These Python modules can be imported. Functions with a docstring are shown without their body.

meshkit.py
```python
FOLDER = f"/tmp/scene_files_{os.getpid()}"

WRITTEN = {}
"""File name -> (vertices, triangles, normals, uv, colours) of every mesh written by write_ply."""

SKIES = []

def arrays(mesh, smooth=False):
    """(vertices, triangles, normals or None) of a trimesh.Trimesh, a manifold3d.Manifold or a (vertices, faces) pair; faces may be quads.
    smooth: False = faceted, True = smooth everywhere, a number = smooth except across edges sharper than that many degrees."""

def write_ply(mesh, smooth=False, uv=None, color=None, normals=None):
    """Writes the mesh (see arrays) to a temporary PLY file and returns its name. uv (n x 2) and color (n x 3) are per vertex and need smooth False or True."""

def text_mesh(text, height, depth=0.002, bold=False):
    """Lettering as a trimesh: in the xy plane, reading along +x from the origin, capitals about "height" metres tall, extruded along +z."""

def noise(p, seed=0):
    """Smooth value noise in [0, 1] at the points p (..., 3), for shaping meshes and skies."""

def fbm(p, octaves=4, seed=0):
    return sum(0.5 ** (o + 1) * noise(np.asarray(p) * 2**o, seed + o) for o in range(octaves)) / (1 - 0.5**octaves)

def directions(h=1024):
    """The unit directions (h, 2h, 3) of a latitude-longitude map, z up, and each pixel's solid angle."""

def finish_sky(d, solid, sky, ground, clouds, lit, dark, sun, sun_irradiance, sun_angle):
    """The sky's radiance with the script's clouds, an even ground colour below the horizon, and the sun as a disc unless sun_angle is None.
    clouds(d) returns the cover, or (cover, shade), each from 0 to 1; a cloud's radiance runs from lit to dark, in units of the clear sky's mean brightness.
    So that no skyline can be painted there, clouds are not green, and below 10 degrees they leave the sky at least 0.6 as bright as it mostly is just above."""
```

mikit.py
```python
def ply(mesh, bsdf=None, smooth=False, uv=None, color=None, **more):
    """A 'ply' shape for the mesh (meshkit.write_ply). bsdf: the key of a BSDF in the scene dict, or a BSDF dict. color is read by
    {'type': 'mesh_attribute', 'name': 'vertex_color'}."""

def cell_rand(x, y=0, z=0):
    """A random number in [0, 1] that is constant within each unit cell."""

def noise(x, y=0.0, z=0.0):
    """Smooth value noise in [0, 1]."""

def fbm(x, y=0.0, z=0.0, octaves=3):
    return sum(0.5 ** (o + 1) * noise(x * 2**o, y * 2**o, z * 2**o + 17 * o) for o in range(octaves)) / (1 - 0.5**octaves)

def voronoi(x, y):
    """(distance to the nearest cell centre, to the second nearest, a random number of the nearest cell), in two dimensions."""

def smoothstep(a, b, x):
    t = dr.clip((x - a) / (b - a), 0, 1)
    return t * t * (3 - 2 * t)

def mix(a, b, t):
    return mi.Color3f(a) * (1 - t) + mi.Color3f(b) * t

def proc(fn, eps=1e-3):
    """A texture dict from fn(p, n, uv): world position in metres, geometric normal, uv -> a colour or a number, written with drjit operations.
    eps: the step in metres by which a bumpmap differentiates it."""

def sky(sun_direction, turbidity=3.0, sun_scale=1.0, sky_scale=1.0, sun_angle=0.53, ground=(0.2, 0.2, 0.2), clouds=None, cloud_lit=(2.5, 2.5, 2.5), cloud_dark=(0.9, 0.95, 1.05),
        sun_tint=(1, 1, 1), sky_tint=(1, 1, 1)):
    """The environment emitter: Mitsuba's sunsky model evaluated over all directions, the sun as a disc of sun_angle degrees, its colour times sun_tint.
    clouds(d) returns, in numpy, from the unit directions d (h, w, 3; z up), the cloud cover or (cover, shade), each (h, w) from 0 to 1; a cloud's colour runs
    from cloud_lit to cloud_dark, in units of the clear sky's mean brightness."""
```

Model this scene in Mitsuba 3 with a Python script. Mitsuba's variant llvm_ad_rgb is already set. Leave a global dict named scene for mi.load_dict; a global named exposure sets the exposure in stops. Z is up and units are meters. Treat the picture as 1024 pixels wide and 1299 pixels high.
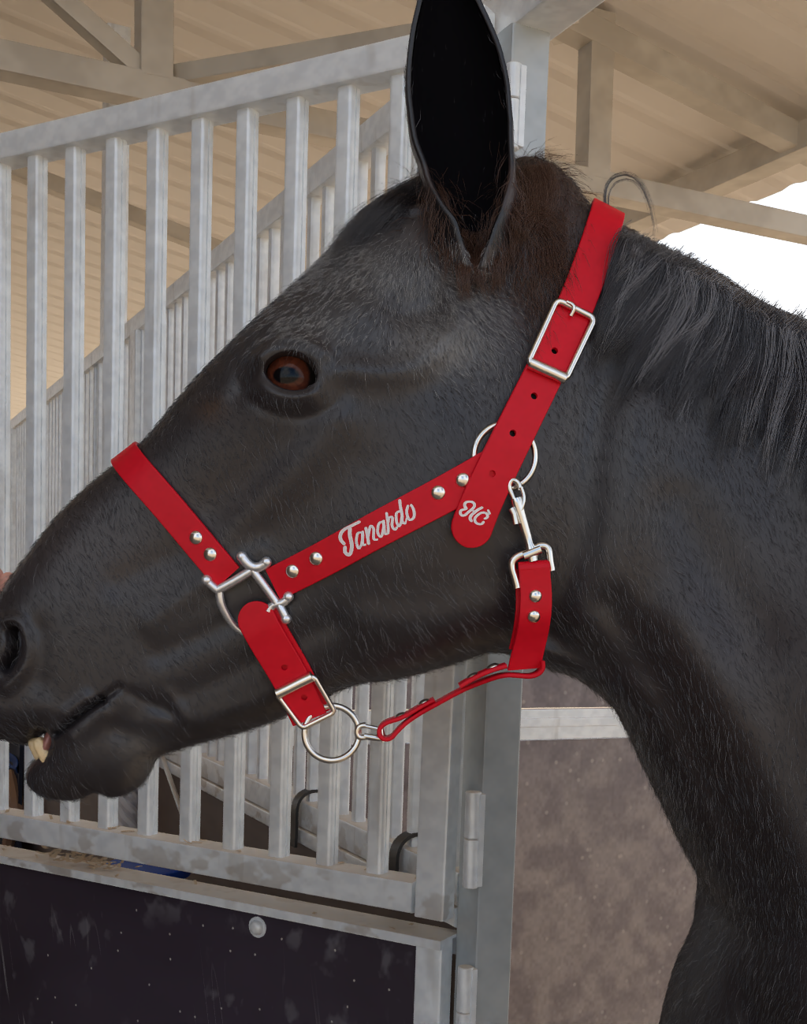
import math, os, random
import numpy as np, trimesh, drjit as dr, mitsuba as mi
import manifold3d as m3
import shapely, shapely.geometry as sg
from scipy.interpolate import RBFInterpolator, RegularGridInterpolator
from scipy.spatial import Delaunay, cKDTree
import scipy.sparse as sp, scipy.sparse.linalg as spl
import meshkit, mikit
from mikit import noise, fbm, voronoi, smoothstep, mix

T = mi.ScalarTransform4f
rng = np.random.default_rng(7)
random.seed(7)
scene, labels = {}, {}
V3 = lambda *a: np.array(a, float)
def unit(v): v = np.asarray(v, float); return v / np.linalg.norm(v, axis=-1, keepdims=True)

# ---------------------------------------------------------------- camera, sky, sun, exposure
W, H, F = 1024, 1299, 1500.0
PITCH, ROLL, PPY = math.radians(4.962), math.radians(1.918), 893.8
EYE = V3(0, 0, 1.6)
_u0, _r0 = V3(0, math.sin(PITCH), math.cos(PITCH)), V3(1, 0, 0)
FWD = V3(0, math.cos(PITCH), -math.sin(PITCH))
RIGHT = _r0 * math.cos(ROLL) + _u0 * math.sin(ROLL)
UP = _u0 * math.cos(ROLL) - _r0 * math.sin(ROLL)
scene['camera'] = {'type': 'perspective', 'fov': math.degrees(2 * math.atan(W / 2 / F)), 'fov_axis': 'x', 'near_clip': 0.05, 'far_clip': 500,
                   'principal_point_offset_x': 0.0, 'principal_point_offset_y': (H / 2 - PPY) / H,
                   'to_world': T().look_at(origin=EYE.tolist(), target=(EYE + FWD).tolist(), up=UP.tolist())}
exposure = 2.6
def clouds(d):
    n = meshkit.fbm(d * 2.2 + 5.0, 5, seed=3)
    c = np.clip((n - 0.36) / 0.2, 0, 1)
    return c, np.clip((meshkit.fbm(d * 3.1, 4, seed=9) - 0.42) * 2.2, 0, 1)
SUN = V3(0.62, 0.62, 1.0)
scene['sky'] = mikit.sky(SUN, turbidity=3.2, sun_scale=1.0, sky_scale=1.0, ground=(0.29, 0.255, 0.205), clouds=clouds,
                         cloud_lit=(2.35, 2.42, 2.52), cloud_dark=(1.3, 1.38, 1.48))

def ray(px, py): return FWD + (px - W / 2) / F * RIGHT - (py - PPY) / F * UP       # a pixel of the photograph as a direction: where things stand was measured with it
def onY(px, py, y): d = ray(px, py); return EYE + d * (y / d[1])
def onZ(px, py, z): d = ray(px, py); return EYE + d * ((z - EYE[2]) / d[2])
def onV(px, py, p0, t):                                                             # on the upright plane through p0 along t
    d, n = ray(px, py), np.cross(unit(t), V3(0, 0, 1)); return EYE + d * (np.dot(p0 - EYE, n) / np.dot(d, n))
def project(p):
    q = np.asarray(p, float) - EYE
    k = q @ FWD
    return np.stack([W / 2 + F * (q @ RIGHT) / k, PPY - F * (q @ UP) / k], -1)

# ---------------------------------------------------------------- helpers
def free(name):
    if name not in scene and name not in labels: return name
    k = 1
    while f'{name}_{k:03d}' in scene or f'{name}_{k:03d}' in labels: k += 1
    return f'{name}_{k:03d}'
def thing(name, label=None, cat=None, group=None, kind=None):
    k = free(name); labels[k] = {}
    for a, b in (('label', label), ('category', cat), ('group', group), ('kind', kind)):
        if b: labels[k][a] = b
    return k
def obj(name, mesh, mat, parent=None, smooth=35, label=None, kind=None, color=None):
    k = free(f'{parent}__{name}' if parent else name)
    scene[k] = mikit.ply(mesh, mat, smooth=True if color is not None else smooth, color=color)
    if label or kind: labels[k] = {**({'label': label} if label else {}), **({'kind': kind} if kind else {})}
    return k
def whole(name, mesh, mat, label=None, cat=None, group=None, kind=None, smooth=35):
    k = thing(name, label, cat, group, kind); scene[k] = mikit.ply(mesh, mat, smooth=smooth); return k
cat_ = trimesh.util.concatenate
def rrect(w, h, r, q=2):
    r = min(r, w * .49, h * .49)
    return sg.box(-w / 2 + r, -h / 2 + r, w / 2 - r, h / 2 - r).buffer(r, quad_segs=q)
def extrude(poly, p0, p1, side):
    """The profile (x along side, y along the third axis) drawn out from p0 to p1."""
    p0, p1 = np.asarray(p0, float), np.asarray(p1, float)
    L = np.linalg.norm(p1 - p0); z = (p1 - p0) / L
    x = np.asarray(side, float); x = unit(x - z * (x @ z)); y = np.cross(z, x)
    m = trimesh.creation.extrude_polygon(poly, L, engine='earcut')
    v = m.vertices
    m.vertices = p0 + v[:, :1] * x + v[:, 1:2] * y + v[:, 2:] * z
    return m
def beam(p0, p1, w, h, side, r=.004, q=2): return extrude(rrect(w, h, r, q), p0, p1, side)
def sweep(pts, r, closed=False, n=8, squash=None):
    """Round tube along points; r one number or one per point."""
    p = np.asarray(pts, float); N = len(p); r = np.broadcast_to(r, N)
    t = np.roll(p, -1, 0) - np.roll(p, 1, 0) if closed else np.gradient(p, axis=0)
    t = unit(t); a = np.zeros_like(p); ref = V3(0, 0, 1) if abs(t[0, 2]) < .8 else V3(1, 0, 0)
    a[0] = unit(np.cross(t[0], ref))
    for i in range(1, N): a[i] = unit(a[i - 1] - t[i] * (a[i - 1] @ t[i]))
    b = np.cross(t, a); th = np.arange(n) * 2 * np.pi / n
    v = (p[:, None] + r[:, None, None] * (np.cos(th)[None, :, None] * a[:, None] + np.sin(th)[None, :, None] * b[:, None])).reshape(-1, 3)
    f = []
    M = N if closed else N - 1
    sh = 0
    if closed:
        sh = int(np.argmin([np.linalg.norm(v[(N - 1) * n + k] - v[0]) for k in range(n)])) * 0
    for i in range(M):
        j = (i + 1) % N
        for k in range(n):
            l = (k + 1) % n
            f += [[i * n + k, j * n + k, j * n + l], [i * n + k, j * n + l, i * n + l]]
    if not closed:
        v = np.vstack([v, p[:1], p[-1:]])
        for k in range(n):
            l = (k + 1) % n
            f += [[N * n, k, l], [N * n + 1, (N - 1) * n + l, (N - 1) * n + k]]
    m = trimesh.Trimesh(v, np.array(f), process=False)
    m.invert()
    return m
def spline(pts, n, closed=False):
    p = np.asarray(pts, float)
    from scipy.interpolate import CubicSpline
    if closed: p = np.vstack([p, p[:1]])
    d = np.r_[0, np.cumsum(np.linalg.norm(np.diff(p, axis=0), axis=1))]
    c = CubicSpline(d, p, bc_type='periodic' if closed else 'natural')
    return c(np.linspace(0, d[-1], n, endpoint=not closed))
def lathe(profile, origin, axis, n=20):
    """(radius, height) profile turned about an axis."""
    a = unit(axis); x = unit(np.cross(a, V3(0, 0, 1) if abs(a[2]) < .9 else V3(1, 0, 0))); y = np.cross(a, x)
    m = trimesh.creation.revolve(np.array(profile, float), sections=n)
    v = m.vertices
    m.vertices = np.asarray(origin) + v[:, :1] * x + v[:, 1:2] * y + v[:, 2:] * a
    return m
def manifold(m): return m3.Manifold(m3.Mesh(np.asarray(m.vertices, np.float32), np.asarray(m.faces, np.uint32)))
def tri(man):
    q = man.to_mesh(); return trimesh.Trimesh(q.vert_properties[:, :3], q.tri_verts, process=False)

# ---------------------------------------------------------------- materials
def rgb(*c): return {'type': 'rgb', 'value': list(c)}
def principled(name, color, rough=.5, two=True, **k):
    b = {'type': 'principled', 'base_color': color if isinstance(color, dict) else rgb(*color), 'roughness': rough, **k}
    scene[name] = {'type': 'twosided', 'b': b} if two else b
    return name
def galv(p, n, uv):
    s = fbm(p.x * 60, p.y * 60, p.z * 60, 3); big = fbm(p.x * 9, p.y * 9, p.z * 7, 3)
    c = mix((.78, .81, .83), (.88, .91, .92), smoothstep(.3, .7, s))
    c = c * (0.92 + .16 * big)
    streak = smoothstep(.62, .78, fbm(p.x * 45, p.y * 45, p.z * 6, 3))
    c = mix(c, (.42, .38, .33), .3 * streak)
    mud = smoothstep(.56, .66, fbm(p.x * 22 + 3, p.y * 22, p.z * 26, 4)) * smoothstep(1.30, 1.20, p.z)
    c = mix(c, (.36, .29, .22), .55 * mud)
    dust = smoothstep(.5, .9, n.z) * (0.7 + .3 * s)
    return mix(c, (.66, .55, .42), .85 * dust)
principled('galvanised', mikit.proc(galv), .40, metallic=.25, specular=.5)
principled('galvanised_dark', mikit.proc(lambda p, n, uv: mix(mix((.40, .44, .455), (.56, .59, .60), fbm(p.x * 45, p.y * 45, p.z * 45, 3)), (.66, .55, .42), .8 * smoothstep(.5, .9, n.z))), .42, metallic=.3)  # darker galvanised tone, used on the hinge post
def steel(p, n, uv):
    s = fbm(p.x * 7, p.y * 7, p.z * 7, 4)
    return mix((.46, .42, .36), (.58, .54, .47), smoothstep(.3, .7, s))
principled('beam_steel', mikit.proc(steel), .5, metallic=.15)
def sheet(p, n, uv):
    return mix((.66, .62, .57), (.73, .69, .64), fbm(p.x * 1.3, p.y * 1.3, p.z * 3, 3))
principled('roof_sheet_paint', mikit.proc(sheet), .45)
def ply_dark(p, n, uv):
    c = mix((.030, .021, .032), (.054, .040, .058), fbm(p.x * 5, p.y * 5, p.z * 5, 3))
    q = fbm(p.x * 32 + 2 * fbm(p.z * 7, p.x * 7), p.y * 32, p.z * 20, 4)
    c = mix(c, (.15, .14, .155), .6 * smoothstep(.60, .74, q) * smoothstep(.42, .6, fbm(p.x * 4, p.y * 4, p.z * 5, 3)))
    d, _, w = voronoi((p.x - p.y) * 26, p.z * 30)
    c = mix(c, (.4, .37, .34), smoothstep(.07, .03, d) * smoothstep(.80, .82, w))
    u = p.x - p.y
    a, _, wa = voronoi(u * 9 + .8 * noise(p.z * 8, u * 3), p.z * 2.2)
    line = smoothstep(.05, .0, dr.abs(noise(u * 60 + p.z * 14, p.z * 5) - .5)) * smoothstep(.55, .75, noise(u * 14, p.z * 9, 4.))
    return mix(c, (.34, .33, .33), .55 * line * smoothstep(1.2, .95, p.z + .1 * wa))
principled('dark_plywood', mikit.proc(ply_dark), .38, specular=.5)
def ply_worn(p, n, uv):
    x = p.x + .3 * p.y
    b = fbm(x * 6, p.z * 6, 2., 4); m = fbm(x * 24, p.z * 24, 5., 4); f = noise(x * 150, p.z * 130, 1.)
    c = mix((.125, .098, .115), (.22, .18, .185), smoothstep(.28, .72, .4 * b + .6 * m))
    c = mix(c, (.33, .275, .25), .7 * smoothstep(1.45, .98, p.z + .5 * (b - .5)) * (.45 + .55 * smoothstep(.28, .70, m)))
    d, _, w = voronoi(x * 48, p.z * 48)
    c = mix(c, (.46, .40, .36), .55 * smoothstep(.30, .08, d) * smoothstep(.86, .95, w))
    return c * (.86 + .28 * f)
principled('worn_plywood', mikit.proc(ply_worn), .33, specular=.8)
def brown(p, n, uv): return mix((.12, .085, .07), (.17, .125, .10), fbm(p.x * 9, p.y * 9, p.z * 25, 3))
principled('brown_board', mikit.proc(brown), .6)
def sand(p, n, uv): return mix((.15, .122, .092), (.23, .19, .148), fbm(p.x * 18, p.y * 18, 0, 4))
principled('sawdust', mikit.proc(sand), .95)
# ---------------------------------------------------------------- the place
A = V3(-math.sin(math.radians(26.4)), math.cos(math.radians(26.4)), 0)     # along the stall partition, away from the camera
B = V3(A[1], -A[0], 0)                                                     # across it, to the right and away
Z = V3(0, 0, 1)
POST = onY(612, 1000, 1.40); POST[2] = 0                                   # front corner of the hinge post
G0 = onY(569, 1000, 1.415); G0[2] = 0                                      # right front edge of the stall door, which stands ajar
g = V3(-math.sin(math.radians(60.14)), math.cos(math.radians(60.14)), 0)   # along the door, away to the left
gn = V3(g[1], -g[0], 0)                                                    # through the door, away from the camera
def gz(px, py): return onV(px, py, G0, g)[2]
def gs(px, py): return (onV(px, py, G0, g) - G0) @ g
def gp(s, t, z): return G0 + g * s + gn * t + Z * z
DOOR_L = 1.15
# upper door: barred grille
up = thing('grille_door', 'galvanised barred upper stall door standing ajar behind the horse head', 'stall door')
zt1, zt0 = gz(250, 107), gz(250, 145)
zb1, zb0 = gz(300, 1082), gz(300, 1119)
wr, wt = zt1 - zt0, .045
obj('top_rail', beam(gp(.03, wt / 2, (zt0 + zt1) / 2), gp(DOOR_L, wt / 2, (zt0 + zt1) / 2), wt, zt1 - zt0, gn), 'galvanised', up)
obj('bottom_rail', beam(gp(.046, wt / 2, (zb0 + zb1) / 2), gp(DOOR_L, wt / 2, (zb0 + zb1) / 2), wt, zb1 - zb0, gn), 'galvanised', up)
sw = gs(530, 1000)
obj('stile', beam(gp(sw / 2, .0145, zb0 - .002), gp(sw / 2 - .010, .0145, zt1 + .012), .030, sw, gn), 'galvanised', up)
obj('stile', beam(gp(DOOR_L + .02, wt / 2, zb0), gp(DOOR_L + .02, wt / 2, zt1), wt, .04, gn), 'galvanised', up)
tops = np.array([gs(x, y) for x, y in ((45, 195), (93, 187), (145, 175), (200, 163), (255, 150), (315, 136), (378, 122), (445, 106))])
bots = np.array([gs(x, y) for x, y in ((135, 1045), (185, 1055), (240, 1065), (297, 1075), (357, 1085), (415, 1098), (480, 1110))])
step = .0775
bw = .0235
first = np.mean(np.r_[tops + step * np.arange(8), ]) - step * 7
barp = rrect(bw, bw, .005, 3).difference(sg.box(-bw * .10, -bw, bw * .02, -bw / 2 + .0016)).difference(sg.box(-bw * .10, bw / 2 - .0016, bw * .02, bw))
GM = G0 + gn * wt / 2
s0 = np.mean([(onV(x, y, GM, g) - GM) @ g - .0775 * k for k, (x, y) in enumerate(((480, 1104), (415, 1093), (356, 1080), (297, 1070), (240, 1060), (187, 1050)))] + [(onV(x, y, GM, g) - GM) @ g - .0775 * (k + 1) for k, (x, y) in enumerate(((446, 112), (379, 126), (315, 140), (255, 153), (200, 166), (146, 178), (93, 190)))])
for k in range(-1, 13):
    s = s0 + step * k
    if s < .06 or s > DOOR_L - .02: continue
    q = rng.normal(0, .0008, 2)
    obj('bar', extrude(barp, gp(s + q[0], wt / 2, zb1 - .003), gp(s + q[1], wt / 2, zt0 + .003), gn), 'galvanised', up)
# lower door: framed dark plywood
lo = thing('lower_door', 'lower stall door of scratched dark plywood in a galvanised frame', 'stall door')
zl1 = gz(300, 1142)
zl0 = gz(300, 1152)
obj('top_channel', extrude(sg.Polygon([(-.006, 0), (.05, 0), (.05, -.03), (.046, -.03), (.046, -.004), (-.002, -.004), (-.002, -.012), (-.006, -.012)]),
                           gp(DOOR_L + .04, 0, zl1), gp(0, 0, zl1), gn), 'galvanised', lo)
s2 = gs(525, 1240)
obj('stile', beam(gp(s2 / 2, .0148, .06), gp(s2 / 2, .0148, zl1 - .004), .030, s2, gn), 'galvanised', lo)
obj('stile', beam(gp(DOOR_L + .02, .0225, .06), gp(DOOR_L + .02, .0225, zl1 - .004), .045, .04, gn), 'galvanised', lo)
obj('bottom_rail', beam(gp(s2, .0225, .08), gp(DOOR_L, .0225, .08), .045, .04, gn), 'galvanised', lo)
obj('panel', beam(gp((s2 + DOOR_L) / 2, .016, .1), gp((s2 + DOOR_L) / 2, .016, zl1 - .012), .018, DOOR_L - s2, gn, .001), 'dark_plywood', lo)
for px, py in ((327, 1176),):
    q = onV(px, py, G0 + gn * .007, g)
    obj('bolt', cat_([lathe([(0, .009), (.006, .0083), (.0098, .005), (.0112, 0), (.0112, -.001)], q, -gn, 16),
                      lathe([(0, .0012), (.0145, .001), (.0145, -.001)], q, -gn, 16)]), 'galvanised', lo)
# hinge post and its hinges
PW = .052
pc = POST + A * 0 + B * PW / 2 + A * PW / 2
po = thing('hinge_post', 'square galvanised steel post right of the barred door, with hinges', 'post')
zpt = onV(672, 34, POST, B)[2]
obj('tube', beam(pc, pc + Z * (zpt), PW, PW, A, .004), 'galvanised_dark', po)
def hinge(px0, px1, y0, ym, y1):
    c0, c1 = onV(px0, y0, POST - B * .012 + A * .008, A), onV(px1, y1, POST - B * .012 + A * .008, A)
    x, y = c0[:2]
    zz = [c0[2], onV((px0 + px1) / 2, ym, POST - B * .012 + A * .008, A)[2], c1[2]]
    h = obj('hinge', lathe([(0, zz[2]), (.0085, zz[2]), (.0095, zz[2] + .001), (.0095, zz[1] - .001), (.0085, zz[1]), (0, zz[1])], V3(x, y, 0), Z, 18), 'galvanised', po)
    obj('barrel', lathe([(0, zz[1] + .0008), (.0085, zz[1] + .0008), (.0095, zz[1] + .002), (.0095, zz[0] - .001), (.0085, zz[0]), (0, zz[0])], V3(x, y, 0), Z, 18), 'galvanised', h)
    obj('leaf', beam(V3(x, y, (zz[0] + zz[2]) / 2) + B * .004, V3(x, y, (zz[0] + zz[2]) / 2) + B * .011, .02, zz[0] - zz[2] - .004, A, .001), 'galvanised', h)
hinge(601, 597, 1004, 1064, 1126)
hinge(591, 588, 1226, 1284, 1345)
hinge(652, 648, 82, 128, 190)
# the fixed grille: partition between two stalls, running away from the post
pt = thing('stall_partition', 'fixed galvanised bar partition running back behind the barred door', 'partition')
Q0 = POST + B * .004
def qp(s, t, z): return Q0 + A * s + B * t + Z * z
zr0 = onV(490, 168, Q0, A)[2]; zr1 = onV(485, 1062, Q0 + B * 0, A)[2]
LP = 4.7
obj('top_rail', beam(qp(.055, .02, zr0 + .021), qp(LP, .02, zr0 + .021), .04, .042, B), 'galvanised', pt)
obj('upper_rail', beam(qp(.3, .045, zr0 + .047), qp(LP, .045, zr0 + .047), .03, .02, B), 'galvanised', pt)
obj('head_beam', beam(qp(-2.2, .03, zpt + .032), qp(.30, .03, zpt + .032), .06, .064, B), 'galvanised', pt)
obj('bottom_rail', beam(qp(.055, .02, zr1 - .022), qp(LP, .02, zr1 - .022), .045, .044, B), 'galvanised', pt)
obj('wall_channel', beam(qp(.055, .02, zr1 - .058), qp(LP, .02, zr1 - .058), .05, .026, B), 'galvanised', pt)
obj('board', beam(qp(LP / 2 + .03, .02, .02), qp(LP / 2 + .03, .02, zr1 - .072), .03, LP - .06, B, .001), 'brown_board', pt)
sp_ = [(onV(x, y, Q0, A) - Q0) @ A for x, y in ((334, 291), (352, 278), (395, 245), (414, 230), (466, 190), (490, 168))]
pb = rrect(.019, .019, .005, 2)
k0, dk = sp_[-1], .0625
posts = [(onV(x, y, Q0, A) - Q0) @ A for x, y in ((170, 480), (14, 640))]
for k in range(-4, 72):
    s = k0 + dk * k
    if s < .06 or s > LP - .05: continue
    obj('bar', extrude(pb, qp(s, .018, zr1 - .003), qp(s, .018, zr0 + .003), B), 'galvanised', pt)
for s in posts:
    obj('post', beam(qp(s, .02, zr1), qp(s, .02, zr0), .05, .06, B), 'galvanised', pt)
la, lb = onV(204, 955, Q0 - B * .012, A), onV(229, 1026, Q0 - B * .012, A)
obj('latch_rod', beam(la - (lb - la) * .05, lb + (lb - la) * .9, .011, .011, A, .004), 'galvanised', pt, label='thin slanting rod below the rail')
# rubber straps over the partition's bottom rail
principled('black_rubber', (.03, .028, .027), .45)
for i, (px, py) in enumerate(((383, 1045), (511, 1085))):
    s = (onV(px, py, Q0, A) - Q0) @ A
    th = np.linspace(-.5, 1, 24)
    pr = [( -.034, -.075), (-.033, -.03), (-.028, .004), (-.012, .016), (.012, .017), (.05, .012), (.056, -.02), (.056, -.06)]
    c = spline([qp(s, .02 + a, zr1 + b) for a, b in pr], 30)
    n = np.gradient(c, axis=0); n = unit(np.cross(n, A))
    sec = [(-.011, -.0025), (.011, -.0025), (.011, .0025), (-.011, .0025)]
    v = np.array([[c[j] + A * a + n[j] * b for a, b in sec] for j in range(30)]).reshape(-1, 3)
    f = [[j * 4 + a, j * 4 + (a + 1) % 4, j * 4 + 4 + (a + 1) % 4] for j in range(29) for a in range(4)] + [[j * 4 + a, j * 4 + 4 + (a + 1) % 4, j * 4 + 4 + a] for j in range(29) for a in range(4)]
    f += [[0, 2, 1], [0, 3, 2], [116, 117, 118], [116, 118, 119]]
    m = trimesh.Trimesh(v, f, process=False); m.fix_normals()
    whole('rubber_strap', m, 'black_rubber', ['black rubber strap hooked over the partition rail, the left one behind the middle door bars', 'black rubber strap hooked over the partition rail beside the door stile'][i], 'strap')
# back wall of the stall, right of the post: worn film-faced boards with a galvanised profile
C0 = onY(720, 918, 2.45); C0[2] = 0
bwl = thing('wall_back', kind='structure')
zs1, zs0 = onV(720, 898, C0, B)[2], onV(720, 936, C0, B)[2]
def cp(s, t, z): return C0 + B * s - A * t + Z * z
for z0, z1 in ((.02, zs0 - .002), (zs1 + .002, 1.98)):
    for a, b in ((-.62, .88), (.883, 2.1), (2.103, 3.4)):
        obj('board', beam(cp((a + b) / 2, 0, z0), cp((a + b) / 2, 0, z1), .02, b - a, A, .001), 'worn_plywood', bwl)
zm = (zs0 + zs1) / 2
obj('profile', cat_([beam(cp(-.62, .012, zm), cp(3.4, .012, zm), .012, zs1 - zs0, A, .002), beam(cp(-.62, .019, zm + .004), cp(3.4, .019, zm + .004), .004, .018, A, .001)]), 'galvanised', bwl)
obj('top_profile', beam(cp(-.62, 0, 2.0), cp(3.4, 0, 2.0), .04, .05, A), 'galvanised', bwl)
# roof: eave beam, truss, corrugated sheets on a gentle slope
E1 = onZ(1015, 170, 3.3)
SL = .175
def rp(b, a, dz=0): return E1 - B * b + A * a + Z * (SL * b + dz)          # b metres up the slope from the eave, a along it
rf = thing('roof', kind='structure')
def sheet_mesh(a0, a1, b0, b1, pitch=.25):
    prof = []
    k = a0
    while k < a1 - 1e-6:
        prof += [(k, 0), (k + .14, 0), (k + .18, .009), (k + .21, .009)]; k += pitch
    prof.append((a1, 0))
    prof = np.array(prof); n = len(prof)
    top = [rp(b, a, .06 + h) for b in (b0, b1) for a, h in prof]
    low = [rp(b, a, .057 + h) for b in (b0, b1) for a, h in prof]
    v = np.array(top + low); f = []
    for k in range(n - 1):
        f += [[k, k + 1, n + k + 1], [k, n + k + 1, n + k], [2 * n + k, 3 * n + k + 1, 2 * n + k + 1], [2 * n + k, 3 * n + k, 3 * n + k + 1]]
        f += [[k, 2 * n + k + 1, k + 1], [k, 2 * n + k, 2 * n + k + 1], [n + k, n + k + 1, 3 * n + k + 1], [n + k, 3 * n + k + 1, 3 * n + k]]
    for k in (0, n - 1): f += [[k, n + k, 3 * n + k], [k, 3 * n + k, 2 * n + k]]
    m = trimesh.Trimesh(v, f, process=False); m.fix_normals(); return m
ROOF_A0, ROOF_A1, ROOF_B0, ROOF_B1 = -3.8, 16.2, -.35, 7.0  # unseen extents set for the light: long to the left, short behind the camera
for k in range(20):
    obj('roof_sheet', sheet_mesh(ROOF_A0 + k, ROOF_A0 + k + 1, ROOF_B0, ROOF_B1), 'roof_sheet_paint', rf, smooth=False)
fr = thing('roof_truss', 'steel roof truss of square tubes under the corrugated roof above the stalls', 'roof truss')
S = .085
zc = onV(850, 252, E1, B)[2]
def onT(px, py): return onV(px, py, E1, B)
def member(name, p, q, w=S, h=S): obj(name, beam(p, q, w, h, A, .006), 'beam_steel', fr)
def chord(px, py): q = onT(px, py); q[2] = zc; return q
_a, _b = onT(0, 76), onT(1000, 287)
member('bottom_chord', _a + (_a - _b) * .9, _b + unit(_b - _a) * .6, .078, .078)
member('rafter', rp(6.95, 0, -.03), rp(-.3, 0, -.03))
member('king_post', chord(752, 215), onT(758, 20), .08, .09)
n1 = chord(195, 105)
member('king_post', n1, onT(197, -330), .08, .09)
member('brace', onT(186, 98), onT(60, -15), .055, .055)
member('brace', onT(170, 78) - B * 1.35 + Z * 0, onT(60, 60) - B * .1 + Z * .9, .06, .06)
member('tie', onT(205, 92) + A * .05, onT(205, 92) + (onY(500, 47, n1[1] - .2) - onT(205, 92)) * 1.7, .045, .05)
member('tie', onT(745, 28), onY(660, 50, onT(745, 28)[1] + .5), .06, .07)
eb = thing('eave_beam', 'steel eave beam along the lower edge of the roof at right', 'beam')
scene[eb] = mikit.ply(beam(rp(0, -4.8, -.03), rp(0, 8.8, -.03), .1, .1, B, .006), 'beam_steel', smooth=35)
col = thing('roof_column', 'slim steel column seen between the door bars under the truss', 'column')
cb = onT(166, 300) + A * .2
scene[col] = mikit.ply(beam(V3(cb[0], cb[1], 0), V3(cb[0], cb[1], zc + .2), .065, .065, A, .005), 'galvanised', smooth=35)
c2 = thing('tie_beam', 'slanting steel tie beam farther back, glimpsed between the left door bars', 'beam')
D2 = A * 2.2
def on2(px, py): return onV(px, py, E1 + D2, B)
obj('bottom_chord', beam(on2(10, 212) + (on2(10, 212) - on2(250, 306)) * .6, on2(250, 306) + (on2(250, 306) - on2(10, 212)) * .8, .07, .07, A, .006), 'beam_steel', c2)
wl = thing('added_wall_left', kind='structure')  # wall out of view, added to block light from the left
for k in range(6):
    c0_ = rp(6.9, -3.7 + 2 * k); c0_[2] = 0
    obj('board', beam(c0_ + A * 1.0, c0_ + A * 1.0 + Z * 4.3, .03, 1.996, B, .001), 'brown_board', wl)
wf = thing('wall_far', kind='structure')
for k in range(5):
    c0_ = rp(-.1 + 1.4 * k, 15.8); h_ = c0_[2] + .1; c0_[2] = 0
    obj('board', beam(c0_, c0_ + Z * h_, .03, 1.396, A, .001), 'roof_sheet_paint', wf)
# floor of the stable
scene['floor'] = mikit.ply(trimesh.creation.box((14, 12, .1), trimesh.transformations.translation_matrix((-1.2, 3.2, -.05))), 'sawdust')
labels['floor'] = {'kind': 'structure'}
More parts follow.
